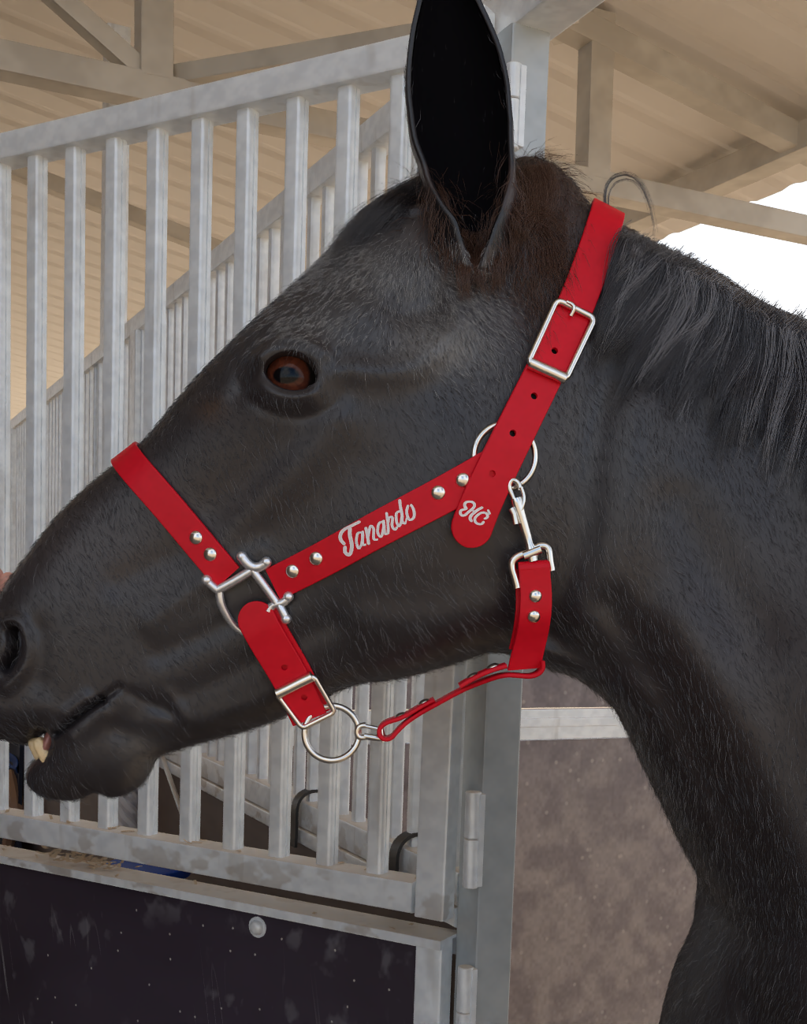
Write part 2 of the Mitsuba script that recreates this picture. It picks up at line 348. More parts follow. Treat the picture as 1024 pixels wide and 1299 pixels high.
# ---------------------------------------------------------------- the horse: outline and half-widths in its upright middle plane, y = YH
YH = 1.0
def uvmid(px, py): p = onY(px, py, YH); return p[0], p[2]
OUT = [(-75, 880), (-74, 860), (-64, 834), (-44, 808), (-20, 784), (0, 762), (18, 734), (41, 703), (66, 669), (100, 632), (150, 590), (180, 568), (206, 540), (232, 508), (260, 478), (287, 452), (316, 424), (348, 394),
       (380, 366), (405, 342), (428, 312), (452, 282), (482, 258), (515, 240), (545, 240), (580, 264), (615, 260), (638, 226), (655, 203), (684, 204), (712, 220), (735, 246), (750, 270), (785, 288), (815, 306), (850, 322), (885, 338),
       (925, 362), (960, 388), (1000, 404), (1030, 416), (1100, 450), (1200, 500), (1320, 560), (1450, 610), (1560, 640), (1700, 690), (1900, 740), (2200, 760), (2600, 730), (2850, 720), (3050, 760), (3250, 880), (3330, 1050),
       (3340, 1300), (3280, 1500), (3150, 1650), (2900, 1740), (2500, 1850), (2000, 1930), (1500, 1950), (1200, 1890), (1000, 1780), (900, 1640), (852, 1500), (840, 1400), (856, 1310), (876, 1232), (906, 1152),
       (903, 1134), (880, 1094), (855, 1045), (832, 1000), (806, 945), (785, 905), (770, 888), (735, 862), (712, 853), (690, 846), (672, 838), (655, 833), (640, 828), (615, 828), (585, 838), (545, 850), (500, 861), (460, 866), (430, 876), (395, 893), (360, 909),
       (320, 924), (270, 938), (225, 951), (200, 961), (190, 978), (178, 996), (158, 1008), (140, 1010), (122, 1004), (104, 1012), (80, 1014), (58, 1011), (42, 1001), (35, 988), (38, 972), (50, 958), (66, 944), (72, 934), (66, 926), (50, 934), (34, 943), (10, 938), (-20, 932), (-50, 916)]
o2 = np.array([uvmid(*p) for p in OUT])
def loop_spline(p, n):
    from scipy.interpolate import CubicSpline
    p = np.vstack([p, p[:1]]); d = np.r_[0, np.cumsum(np.linalg.norm(np.diff(p, axis=0), axis=1) ** .6)]
    return CubicSpline(d, p, bc_type='periodic')(np.linspace(0, d[-1], n, endpoint=False))
outline = loop_spline(o2, 6000)
poly = sg.Polygon(outline).buffer(0)
if poly.geom_type != 'Polygon': poly = max(poly.geoms, key=lambda q: q.area)
# smooth distance to the outline (screened Poisson), as a field on a grid
GS = .003
x0, z0, x1, z1 = poly.bounds
gx, gzz = np.arange(x0 - .02, x1 + .02, GS), np.arange(z0 - .02, z1 + .02, GS)
GX, GZ = np.meshgrid(gx, gzz, indexing='ij')
ins = shapely.contains_xy(poly, GX, GZ)
lam = np.interp(GX, [-.2, .12, .3, .55, .9], [.040, .045, .06, .09, .14]) ** 2
idx = -np.ones(ins.shape, int); idx[ins] = np.arange(ins.sum()); N = ins.sum()
c = lam[ins] / GS ** 2
rows, cols, vals = [np.arange(N)], [np.arange(N)], [1 + 4 * c]
for ax, s in ((0, 1), (0, -1), (1, 1), (1, -1)):
    nb = np.roll(idx, -s, axis=ax)[ins]; ok = nb >= 0
    rows.append(np.arange(N)[ok]); cols.append(nb[ok]); vals.append(-c[ok])
Amat = sp.csc_matrix((np.concatenate(vals), (np.concatenate(rows), np.concatenate(cols))), (N, N))
ph = np.zeros(ins.shape); ph[ins] = spl.spsolve(Amat, np.ones(N))
phi_i = RegularGridInterpolator((gx, gzz), ph, bounds_error=False, fill_value=0)
ring = np.array(poly.exterior.coords)[:-1]
bt = cKDTree(ring)
def PHI(u, v):
    q = np.stack([u, v], -1); d, i = bt.query(q); inside = shapely.contains_xy(poly, u, v)
    lim = .007
    n = unit(q - ring[i] + 1e-9)
    far = phi_i(np.where((d < lim)[:, None], ring[i] + n * lim, q))
    return np.where(inside, np.where(d < lim, far * d / lim, far), 0)
TP = [(420, 330, 80), (366, 475, 98), (480, 440, 98), (560, 310, 66), (690, 265, 48), (620, 420, 88), (560, 560, 92), (610, 640, 92), (500, 740, 84), (600, 780, 76), (420, 830, 58), (330, 900, 46), (270, 600, 68), (210, 640, 56),
      (330, 720, 64), (150, 700, 54), (60, 760, 58), (0, 830, 60), (-40, 850, 52), (60, 900, 52), (130, 880, 50), (100, 970, 48), (180, 960, 44), (250, 900, 50), (330, 800, 60), (300, 520, 80),
      (760, 380, 58), (880, 430, 62), (1000, 480, 70), (770, 520, 80), (800, 650, 84), (760, 760, 72), (720, 830, 52), (900, 600, 98), (1000, 700, 112), (900, 900, 108), (860, 1000, 90), (1000, 1000, 135), (950, 1150, 122),
      (900, 1250, 105), (1000, 1290, 160), (1200, 800, 185), (1300, 1200, 235), (1600, 1000, 265), (1700, 1500, 290), (2500, 1200, 310), (3000, 900, 270), (3200, 1300, 220), (1000, 1600, 190), (1400, 560, 110), (1700, 760, 160)]
tq = []
for px, py, t in TP: p = onY(px, py, YH - t / 1000); tq.append((p[0], p[2], t / 1000))
tq = np.array(tq)
T_f = RBFInterpolator(tq[:, :2], tq[:, 2], kernel='linear', smoothing=.002)
Tgrid = T_f(np.stack([GX[::6, ::6], GZ[::6, ::6]], -1).reshape(-1, 2)).reshape(GX[::6, ::6].shape)
from scipy.ndimage import gaussian_filter
Tgrid = gaussian_filter(Tgrid, 1.2)
T_i = RegularGridInterpolator((gx[::6], gzz[::6]), Tgrid, bounds_error=False, fill_value=None)
def HB(u, v):
    f = np.clip(PHI(u, v), 0, .9999)
    return np.maximum(T_i(np.stack([u, v], -1)), .02) * np.sqrt(f * (2 - f)), f
def surf(px, py, h=None):
    """Where the horse's near side is met at a pixel: (u, v, half-width)."""
    f = h or HB; t = .06
    for _ in range(14):
        p = onY(px, py, YH - t); t = .5 * t + .5 * float(np.atleast_1d(f(np.array([p[0]]), np.array([p[2]]))[0])[0] if f is HB else f(np.array([p[0]]), np.array([p[2]]))[0])
    return p[0], p[2], t
# sculpting strokes on the near and the far side alike: polyline in pixels, width px, height mm
STROKES = [([(330, 452), (350, 432), (385, 430), (412, 448)], 15, 6.5), ([(330, 500), (360, 514), (395, 508)], 14, 3), ([(366, 470)], 60, 5), ([(325, 478), (300, 500)], 14, -2.5),
           ([(520, 392), (545, 385)], 34, -9), ([(570, 372), (580, 410), (555, 445), (510, 470), (440, 470)], 22, 6), ([(450, 395), (470, 400)], 30, 3), ([(430, 535), (380, 590), (330, 640), (280, 690)], 26, 3.2),
           ([(270, 640), (330, 590), (380, 545)], 34, -2), ([(330, 690), (400, 640), (450, 590)], 34, -2), ([(190, 790), (260, 740), (330, 700)], 18, 3), ([(200, 830), (290, 790), (360, 750)], 18, -3), ([(150, 740), (230, 700)], 22, -2.5),
           ([(180, 900), (260, 870), (340, 830), (420, 790)], 20, -3), ([(260, 915), (340, 885)], 16, 3), ([(470, 790), (560, 790), (620, 770)], 30, 4), ([(480, 700), (560, 640), (600, 560)], 60, 4),
           ([(770, 470), (748, 540), (738, 620), (722, 720), (700, 790)], 36, -9), ([(815, 520), (800, 620), (780, 700), (760, 770)], 44, 5), ([(690, 800), (730, 820), (770, 850)], 26, -10),
           ([(775, 770), (830, 860), (890, 980), (950, 1090), (985, 1180)], 26, -8), ([(860, 790), (950, 960), (1010, 1120)], 40, 7), ([(820, 880), (870, 980), (910, 1080)], 24, 5), ([(860, 640), (960, 800)], 40, -5), ([(900, 1165), (935, 1225), (965, 1310)], 24, -24), ([(945, 1150), (990, 1230), (1020, 1320)], 40, 12),
           ([(930, 520), (1000, 560), (1060, 640)], 40, 6), ([(660, 300), (675, 340)], 34, 10), ([(640, 250), (665, 290)], 26, 10), ([(598, 262), (600, 305)], 30, -34),
           ([(15, 800), (16, 822), (6, 846)], 7.5, -22), ([(-4, 790), (22, 786), (36, 812), (30, 850), (8, 872)], 10, 5), ([(45, 800), (45, 860)], 22, -3), ([(60, 900), (10, 905), (-30, 890)], 20, 3),
           ([(70, 931), (92, 914), (112, 898), (128, 888)], 4.5, -13), ([(128, 888), (150, 872)], 6, -4), ([(85, 905), (110, 885)], 10, 3), ([(95, 935), (130, 905)], 14, 4), ([(100, 965)], 40, 3), ([(160, 975)], 28, 3), ([(150, 925), (190, 940)], 20, -4),
           ([(165, 880), (215, 905)], 10, -2.5), ([(215, 880), (240, 915)], 9, 2), ([(480, 255), (530, 248)], 11, -12), ([(470, 275), (540, 262)], 8, 3)]
ST = []
for line, w, mm in STROKES:
    q = np.array([surf(*p)[:2] for p in line])
    if len(q) > 2: q = spline(q, 4 * len(q))
    ST.append((sg.LineString(q) if len(q) > 1 else sg.Point(q[0]), w / F * .93, mm / 1000))
EU, EV, EH = surf(369, 475)
EA = math.radians(-12)
def eye_xy(u, v):
    a, b = u - EU, v - EV
    return a * math.cos(EA) + b * math.sin(EA), -a * math.sin(EA) + b * math.cos(EA)
def bumps(u, v, f):
    out = np.zeros_like(u); pts = shapely.points(u, v)
    for geo, w, a in ST:
        b = geo.bounds; near = (u > b[0] - 3.2 * w) & (u < b[2] + 3.2 * w) & (v > b[1] - 3.2 * w) & (v < b[3] + 3.2 * w)
        if near.any(): out[near] += a * np.exp(-.5 * (shapely.distance(pts[near], geo) / (w * .62)) ** 2)
    x, y = eye_xy(u, v)
    k = (x / .0205) ** 2
    lid = np.where(y > 0, y / (.0150), -y / .0115) / np.maximum(1 - np.minimum(k, .97), .03) ** .6     # 1 on the lids' edge
    lid = np.where(k >= .97, 9, lid)
    e = np.sqrt((x / .025) ** 2 + (y / .0175) ** 2)
    out += .0035 * np.exp(-((e - 1.0) / .28) ** 2) - .0016 * np.exp(-((e - 1.75) / .22) ** 2)
    out -= .016 * (1 - np.clip((lid - .86) / .2, 0, 1)) * (e < 1.6)
    return out * np.clip(f / .35, 0, 1) ** .8
def HH(u, v):
    h, f = HB(u, v)
    return np.maximum(h + bumps(u, v, f), np.minimum(h * .25, .004))
# vertices: fine on the head, coarser on the neck, coarse on the trunk
def hexgrid(box_, s):
    a, b, c_, d = box_
    ys = np.arange(b, d, s * .866); P = []
    for j, y in enumerate(ys): x = np.arange(a + (j % 2) * s / 2, c_, s); P.append(np.stack([x, x * 0 + y], -1))
    return np.vstack(P)
P_ = []
inner = poly.buffer(-.0105)
zone = lambda q: np.where(q[:, 0] < .17, 0, np.where(q[:, 0] < .45, 1, 2)) + np.where(q[:, 1] < .95, 2, 0)
for k, s in ((0, .0027), (1, .005), (2, .018)):
    q = hexgrid((x0, z0, x1, z1), s); q = q[np.minimum(zone(q), 2) == k]
    P_.append(q[shapely.contains_xy(inner, q[:, 0], q[:, 1])])
q = hexgrid((EU - .035, EV - .026, EU + .035, EV + .026), .0008); P_.append(q)
for px, py, r in ((16, 822, .022), (100, 908, .03)):
    u, v, _ = surf(px, py); q = hexgrid((u - r, v - r, u + r, v + r), .0013); P_.append(q[shapely.contains_xy(inner, q[:, 0], q[:, 1])])
P_ = np.vstack(P_)
def spaced(coords, s_head, s_far):
    r = sg.LinearRing(coords); L = r.length; t, out = 0., []
    while t < L:
        p = r.interpolate(t); out.append((p.x, p.y)); t += s_head if (p.x < .45 and p.y > .95) else s_far
    return np.array(out)
bd = spaced(poly.exterior.coords, .0022, .012)
rings = []
for d in (.0004, .0012, .0026, .005, .008):
    b = poly.buffer(-d)
    for qq in getattr(b, 'geoms', [b]): rings.append(spaced(qq.exterior.coords, .0025 if d > .001 else .0022, .012))
P_ = np.vstack([P_] + rings)
P_ = P_[np.unique(np.round(P_ / .0005).astype(int), axis=0, return_index=True)[1]]
keep = shapely.distance(shapely.points(P_), sg.LinearRing(poly.exterior.coords)) > .00025
P_ = np.vstack([bd, P_[keep]])
dl = Delaunay(P_); fc = dl.simplices
cen = P_[fc].mean(1)
bp = sg.Polygon(bd)
fc = fc[shapely.contains_xy(bp, cen[:, 0], cen[:, 1])]
a2 = P_[fc]; ar = np.cross(a2[:, 1] - a2[:, 0], a2[:, 2] - a2[:, 0])
fc = np.where((ar > 0)[:, None], fc, fc[:, ::-1])
hv = HH(P_[:, 0], P_[:, 1]); nb_ = len(bd); hv[:nb_] = 0
nv = len(P_)
near = np.stack([P_[:, 0], YH - hv, P_[:, 1]], -1); farv = np.stack([P_[:, 0], YH + hv, P_[:, 1]], -1)[nb_:]
mp = np.r_[np.arange(nb_), nv + np.arange(nv - nb_)]
body = trimesh.Trimesh(np.vstack([near, farv]), np.vstack([fc, mp[fc][:, ::-1]]), process=False)
# ears: hollow leaves, open to the side
def ear_mesh(side):
    st = [(352, 32, 600, .7), (325, 42, 601, .8), (290, 50, 602, 1.0), (250, 56, 598, 1.0), (205, 59, 592, 1.0), (165, 64, 585, 1.0), (125, 64, 581, 1.0), (85, 60, 577, 1), (45, 51, 572, 1.0), (5, 38, 567, 1.), (-30, 25, 560, 1.), (-60, 12, 552, 1.), (-78, 3, 547, 1)]
    ye = YH - .062
    c = np.array([onY(s[2], s[0], ye) for s in st]); a = np.array([s[1] for s in st]) * ye / F / 1.0
    n = 60; t = np.linspace(0, 1, len(st)); tt = np.linspace(0, 1, n)
    from scipy.interpolate import PchipInterpolator as PI_
    c, a = PI_(t, c)(tt), PI_(t, a)(tt)
    bowl = np.interp(tt, [0, .2, .5, .8, 1], [.034, .036, .036, .022, .003])
    open_ = np.interp(tt, [0, .16, .3, .6, 1], [172, 150, 112, 100, 88])
    lean = np.interp(tt, [0, .3, 1], [.012, 0, -.006])
    ax = unit(np.gradient(c, axis=0)); X = unit(np.cross(ax, V3(0, 1, 0))); m = 33
    if X[0, 0] < 0: X = -X
    V = []
    for sgn in (1, -1):
        for i in range(n):
            k = max(.15, 1 - sgn * -0 - (0 if sgn > 0 else min(.0038 / max(a[i], .004), .7)))
            th = np.radians(np.linspace(-open_[i], open_[i], m))
            V.append(c[i] + X[i] * (a[i] * k * np.sin(th))[:, None] + V3(0, 1, 0) * (lean[i] + bowl[i] * k * np.cos(th))[:, None])
    V = np.array(V).reshape(-1, 3); f = []
    I = lambda s, i, j: s * n * m + i * m + j
    for i in range(n - 1):
        for j in range(m - 1):
            for s in (0, 1):
                qd = [I(s, i, j), I(s, i, j + 1), I(s, i + 1, j + 1), I(s, i + 1, j)]
                if s: qd = qd[::-1]
                f += [[qd[0], qd[1], qd[2]], [qd[0], qd[2], qd[3]]]
        for j, fl in ((0, 0), (m - 1, 1)):
            qd = [I(0, i, j), I(0, i + 1, j), I(1, i + 1, j), I(1, i, j)]
            if fl: qd = qd[::-1]
            f += [[qd[0], qd[1], qd[2]], [qd[0], qd[2], qd[3]]]
    for i, fl in ((0, 1), (n - 1, 0)):
        for j in range(m - 1):
            qd = [I(0, i, j), I(0, i, j + 1), I(1, i, j + 1), I(1, i, j)]
            if not fl: qd = qd
            else: qd = qd[::-1]
            f += [[qd[0], qd[1], qd[2]], [qd[0], qd[2], qd[3]]]
    e = trimesh.Trimesh(V, f, process=False)
    if side > 0:
        e.vertices[:, 1] = 2 * YH - e.vertices[:, 1]; e.vertices[:, 2] -= .012; e.vertices[:, 0] += .012; e.invert()
    e.fix_normals()
    return e, V[n * m:].reshape(n, m, 3), c
def hull_chain(js):
    out = None
    for (p, r), (q, s) in zip(js[:-1], js[1:]):
        b = m3.Manifold.batch_hull([m3.Manifold.sphere(r, 20).translate(list(p)), m3.Manifold.sphere(s, 20).translate(list(q))])
        out = b if out is None else out + b
    return out
M = manifold(body)
for s in (-1, 1):
    ee, lin_, cl_ = ear_mesh(s); e = manifold(ee); ear_in = (lin_, cl_) if s < 0 else ear_in; M = M + e
def leg(x, y, hind):
    if hind: js = [((x + .02, y, .95), .15), ((x - .12, y, .72), .085), ((x + .10, y, .50), .05), ((x + .06, y, .26), .036), ((x + .05, y, .2), .042), ((x - .0, y, .09), .036), ((x - .03, y, .055), .055)]
    else: js = [((x, y, .95), .12), ((x + .02, y, .72), .075), ((x - .01, y, .47), .052), ((x, y, .24), .034), ((x + .01, y, .19), .04), ((x - .03, y, .09), .036), ((x - .05, y, .055), .055)]
    L = hull_chain(js)
    hoof = m3.Manifold.cylinder(.075, .078, .052, 24).translate([js[-1][0][0] - .01, y, .001])
    return L + hoof
for x, y, hd in ((.52, YH - .14, 0), (.62, YH + .14, 0), (1.72, YH - .15, 1), (1.6, YH + .15, 1)): M = M + leg(x, y, hd)
body = tri(M)
comps = body.split(only_watertight=False)
if len(comps) > 1: body = max(comps, key=lambda q: len(q.faces))
body.merge_vertices()
bv = np.array(body.vertices)
# coat colour: black with rusty brown at the ear's foot and paler brow and temple, part pale hair, part painted sheen
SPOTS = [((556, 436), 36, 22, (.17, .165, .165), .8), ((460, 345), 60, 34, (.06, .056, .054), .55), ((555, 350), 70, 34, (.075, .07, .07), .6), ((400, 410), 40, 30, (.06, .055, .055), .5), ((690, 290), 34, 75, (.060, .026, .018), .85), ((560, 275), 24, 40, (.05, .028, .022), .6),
         ((270, 520), 16, 12, (.05, .025, .012), .8), ((700, 360), 40, 50, (.035, .016, .013), .7), ((930, 830), 90, 120, (.034, .020, .017), .5), ((300, 640), 60, 40, (.035, .022, .018), .5), ((120, 700), 80, 50, (.042, .03, .028), .6), ((760, 600), 40, 100, (.05, .05, .055), .45),
         ((330, 740), 60, 40, (.05, .05, .052), .4), ((190, 965), 16, 24, (.12, .11, .10), .6)]
pxy = project(bv)
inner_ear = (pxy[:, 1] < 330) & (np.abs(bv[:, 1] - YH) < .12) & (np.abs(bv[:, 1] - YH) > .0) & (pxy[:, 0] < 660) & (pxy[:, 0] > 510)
col_ = np.tile([.0205, .0165, .0185], (len(bv), 1))
nz = meshkit.fbm(bv * 14, 4, 5)
col_ *= (.75 + .5 * nz)[:, None]
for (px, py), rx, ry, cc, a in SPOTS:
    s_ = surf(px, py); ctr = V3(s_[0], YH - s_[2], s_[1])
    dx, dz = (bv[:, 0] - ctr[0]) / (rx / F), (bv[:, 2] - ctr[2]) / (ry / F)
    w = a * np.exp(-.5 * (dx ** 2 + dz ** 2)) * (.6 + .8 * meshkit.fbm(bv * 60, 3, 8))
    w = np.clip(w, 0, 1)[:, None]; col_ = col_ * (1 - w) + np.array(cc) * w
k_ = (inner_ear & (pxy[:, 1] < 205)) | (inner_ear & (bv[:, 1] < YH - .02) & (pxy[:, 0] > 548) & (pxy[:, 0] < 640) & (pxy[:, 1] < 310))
col_[k_] = (.007, .006, .008)  # inside of the ear coloured near black, its shade put into the coat
scene['coat_skin'] = {'type': 'twosided', 'b': {'type': 'principled', 'base_color': {'type': 'mesh_attribute', 'name': 'vertex_color'}, 'roughness': .42, 'specular': .6}}
horse = thing('horse', 'black horse in profile facing left, wearing a red leather halter', 'horse')
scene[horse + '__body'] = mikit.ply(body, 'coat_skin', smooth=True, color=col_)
principled('ear_shade', (.004, .0036, .005), .9, specular=.05)  # near-black lining that stands in for the shade in the ear
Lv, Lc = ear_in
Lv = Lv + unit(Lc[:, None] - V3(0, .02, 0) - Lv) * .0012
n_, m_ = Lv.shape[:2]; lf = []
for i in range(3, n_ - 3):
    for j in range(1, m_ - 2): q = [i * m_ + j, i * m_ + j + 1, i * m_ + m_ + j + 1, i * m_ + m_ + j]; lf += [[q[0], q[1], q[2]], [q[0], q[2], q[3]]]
obj('ear_shade_lining', trimesh.Trimesh(Lv.reshape(-1, 3), lf, process=False), 'ear_shade', horse, smooth=True, label='black lining painted as the shade inside the ear')
# eye
ER = .0235
ec = V3(EU, YH - EH + ER - .0005, EV)
EC, GAZE = [float(q) for q in ec], [float(q) for q in unit(V3(-.18, -1, -.02))]
def eyecol(p, n, uv):
    x, y, z = p.x - EC[0], p.y - EC[1], p.z - EC[2]
    d = (x * GAZE[0] + y * GAZE[1] + z * GAZE[2]) / ER
    r = dr.sqrt(dr.maximum(1 - d * d, 0))
    a, b = (x - GAZE[0] * d * ER) / ER, (z - GAZE[2] * d * ER) / ER
    pup = dr.sqrt(dr.square(a / .44) + dr.square(b / .27))
    iris = mix((.115, .028, .012), (.05, .014, .009), fbm(dr.atan2(b, a) * 6, r * 4, 0, 3))
    c = mix((.0015, .0015, .003), iris, smoothstep(.85, 1.15, pup))
    return mix(c, (.012, .009, .008), smoothstep(.66, .76, r))
scene['eye_cornea'] = {'type': 'principled', 'base_color': mikit.proc(eyecol), 'roughness': .1, 'specular': .22}
em = trimesh.creation.icosphere(4, ER); em.vertices += ec
obj('eye', em, 'eye_cornea', horse, smooth=True, label='glossy brown eye')

# mouth: yellowed incisors and gum
principled('tooth_enamel', mikit.proc(lambda p, n, uv: mix((.62, .42, .20), (.74, .58, .34), fbm(p.x * 300, p.y * 300, p.z * 60, 3))), .3, specular=.6)
principled('gum_skin', (.30, .12, .10), .35, specular=.6)
for k, (yy, dx) in enumerate(((-.021, 6), (-.008, 0), (.006, 0), (.019, 5))):
    a, b = onY(57 + dx, 968, YH + yy), onY(41 + dx, 936, YH + yy)
    m = trimesh.creation.icosphere(3, 1.0); v = m.vertices
    e = np.abs(v) ** 1.0; v = np.sign(v) * np.abs(v) ** .6
    ax = unit(b - a); X = unit(np.cross(V3(0, 1, 0), ax)); L = np.linalg.norm(b - a) / 2
    m.vertices = (a + b) / 2 + v[:, :1] * X * .0052 + v[:, 1:2] * V3(0, 1, 0) * .0066 * (1 - .0 * v[:, 2:]) + v[:, 2:] * ax * L
    obj('tooth', m, 'tooth_enamel', horse, smooth=True, label='yellowed front tooth' if k == 0 else None)
gm_ = trimesh.creation.icosphere(3, 1.0); q0 = onY(70, 940, YH)
gm_.vertices = q0 + gm_.vertices[:, :1] * unit(onY(60, 970, YH) - onY(84, 915, YH)) * .022 + gm_.vertices[:, 1:2] * V3(0, .028, 0) + gm_.vertices[:, 2:] * unit(onY(84, 960, YH) - onY(64, 940, YH)) * .008
obj('gum', gm_, 'gum_skin', horse, smooth=True, label='pink gum behind the front teeth')
# ---------------------------------------------------------------- the halter
principled('red_leather', mikit.proc(lambda p, n, uv: mix((.56, .002, .013), (.64, .004, .018), fbm(p.x * 90, p.y * 90, p.z * 90, 3))), .42, specular=.22)
principled('nickel', (.80, .76, .70), .2, metallic=1.0)
principled('aluminium', (.80, .81, .84), .3, metallic=.85)
principled('silver_print', (.74, .70, .70), .5)
halter = thing('halter', 'red leather halter with nickel buckles and rings on the horse head', 'halter')
def Hs(u, v): return HH(np.atleast_1d(np.asarray(u, float)), np.atleast_1d(np.asarray(v, float)))
def on_coat(px, py, lift=0):
    s = surf(px, py); u, v = s[0], s[1]; t = s[2]
    for _ in range(8):
        t = .5 * t + .5 * Hs(u, v)[0]; p = onY(px, py, YH - t - lift); u, v = p[0], p[2]
    return onY(px, py, YH - t - lift)
def on_coat_many(q, lift):
    """on_coat for many pixels at once."""
    q = np.asarray(q, float); d = FWD + (q[:, :1] - W / 2) / F * RIGHT - (q[:, 1:2] - PPY) / F * UP
    t = np.full(len(q), .06)
    for k in range(16):
        p = EYE + d * ((YH - t - (lift if k > 8 else 0)) / d[:, 1])[:, None]
        t = .5 * t + .5 * (HB(p[:, 0], p[:, 2])[0] if k < 8 else HH(p[:, 0], p[:, 2]))
    return EYE + d * ((YH - t - lift) / d[:, 1])[:, None]
class Strap:
    """A leather strap laid over the horse: a line of pixels on its near side, taut over hollows; wrap: on round the outline to the far side."""
    def __init__(s, px, width, th=.0036, wrap=None, lift=.0012, n=90, floor=None, ext=0.0, flat=None):
        c = np.array([surf(*p)[:2] for p in px]); c = spline(c, 160) if len(c) > 2 else np.linspace(c[0], c[1], 160)
        d = unit(c[-1] - c[-8])
        if wrap or ext: c = np.vstack([c, c[-1] + d * np.linspace(.001, wrap and .12 or ext, 60)[:, None]])
        t = np.r_[0, np.cumsum(np.linalg.norm(np.diff(c, axis=0), axis=1))]
        tg = unit(np.gradient(c, t, axis=0)); nn = np.stack([-tg[:, 1], tg[:, 0]], -1)
        wd = np.interp(t, [0, t[-1]], np.broadcast_to(width, 2))
        E = []
        for sg_ in (1, -1):
            e = c + nn * (sg_ * wd / 2)[:, None]
            h = Hs(e[:, 0], e[:, 1])
            if floor is not None: h = np.maximum(h, floor)
            mid = Hs(c[:, 0], c[:, 1]); 
            if flat: h = np.maximum(h, flat * mid)
            ok = h > .0005
            pts = np.stack([t[ok], h[ok]], -1)
            if wrap: pts = np.vstack([pts, pts * [1, -1]])
            else: pts = np.vstack([pts, [[t[ok][0], -.3], [t[ok][-1], -.3]]])
            hull = sg.MultiPoint(pts).convex_hull.buffer(lift + th / 2, quad_segs=16)
            q = np.array(hull.exterior.coords)
            if wrap:
                tm = q[:, 0].max(); up = q[q[:, 1] > 1e-6]; lo_ = q[q[:, 1] < -1e-6]
                up, lo_ = up[np.argsort(up[:, 0])], lo_[np.argsort(lo_[:, 0])]
                ta = tm - (tm) * (1 - np.cos(np.linspace(np.pi / 2, 0, 200))) ; ta = np.sort(np.unique(np.r_[0, tm * np.sin(np.linspace(0, np.pi / 2, 300))]))
                tb = ta[::-1][ta[::-1] > tm - wrap]
                path = np.vstack([np.stack([ta, np.interp(ta, up[:, 0], up[:, 1])], -1), np.stack([tb, np.interp(tb, lo_[:, 0], lo_[:, 1])], -1)])
            else:
                up = q[q[:, 1] > -.2]; up = up[np.argsort(up[:, 0])]
                ta = np.linspace(0, t[-1], 300); path = np.stack([ta, np.interp(ta, up[:, 0], up[:, 1])], -1)
            L = np.r_[0, np.cumsum(np.linalg.norm(np.diff(path, axis=0), axis=1))]
            k = np.linspace(0, L[-1], n); pt, pw = np.interp(k, L, path[:, 0]), np.interp(k, L, path[:, 1])
            eu, ev = np.interp(pt, t, e[:, 0]), np.interp(pt, t, e[:, 1])
            over = np.maximum(pt - t[-1], 0)
            E.append(np.stack([eu, YH - pw, ev], -1))
        from scipy.ndimage import gaussian_filter1d
        E = [gaussian_filter1d(e, 1.2, axis=0, mode='nearest') for e in E]
        s.th = th; s.p = (E[0] + E[1]) / 2; s.w = np.linalg.norm(E[0] - E[1], axis=1); s.x = unit(E[0] - E[1]); s.frames()
    def frames(s):
        s.t = unit(np.gradient(s.p, axis=0)); s.n = unit(np.cross(s.x, s.t)); s.px = project(s.p)
        k = len(s.p) // 4
        if s.n[k, 1] > 0: s.n = -s.n
        return s
    @classmethod
    def free(cls, p, x, w, th=.0036):
        s = cls.__new__(cls); s.p, s.th = np.asarray(p, float), th; s.x = unit(np.broadcast_to(np.asarray(x, float), s.p.shape)); s.w = np.broadcast_to(w, len(s.p)) * 1.0
        s.frames(); return s
    def mesh(s, round0=0, round1=0):
        w = s.w.copy(); L = np.r_[0, np.cumsum(np.linalg.norm(np.diff(s.p, axis=0), axis=1))]
        p, x, n = s.p, s.x, s.n
        if round0 or round1:                                    # finer samples towards a rounded end
            k = np.unique(np.r_[L, (L[-1] - s.w[-1] / 2 * (1 - np.sin(np.linspace(0, np.pi / 2, 16)))) if round1 else [], (s.w[0] / 2 * (1 - np.cos(np.linspace(0, np.pi / 2, 16)))) if round0 else []])
            k = np.clip(k, 0, L[-1]); I = lambda a: np.stack([np.interp(k, L, a[:, j]) for j in range(3)], -1)
            p, x, n, w = I(p), unit(I(x)), unit(I(n)), np.interp(k, L, w)
            for fl, dist in ((round0, k), (round1, L[-1] - k)):
                if fl: r = w / 2; q = np.clip(1 - dist / r, 0, 1); w = w * np.maximum(np.sqrt(1 - q * q), .03)
        N = len(p); a, b = .5, s.th / 2; r = min(.0011, b * .8)
        prof = []
        for sx, sy, st in ((1, 1, 0), (-1, 1, 90), (-1, -1, 180), (1, -1, 270)):
            for q in (0, 45, 90): an = math.radians(st + q); prof.append((sx, sy * (b - r) + r * math.sin(an), r * math.cos(an)))
        V = []
        for i in range(N):
            ww = max(w[i] / 2 - r, .0002)
            V += [p[i] + x[i] * (sx * ww + dx) + n[i] * yy for sx, yy, dx in prof]
        m = len(prof); f = []
        for i in range(N - 1):
            for j in range(m): k = (j + 1) % m; f += [[i * m + j, i * m + k, i * m + m + k], [i * m + j, i * m + m + k, i * m + m + j]]
        for j in range(1, m - 1): f += [[0, j + 1, j], [(N - 1) * m, (N - 1) * m + j, (N - 1) * m + j + 1]]
        q = trimesh.Trimesh(np.array(V), f, process=False)
        if q.volume < 0: q.invert()
        return q
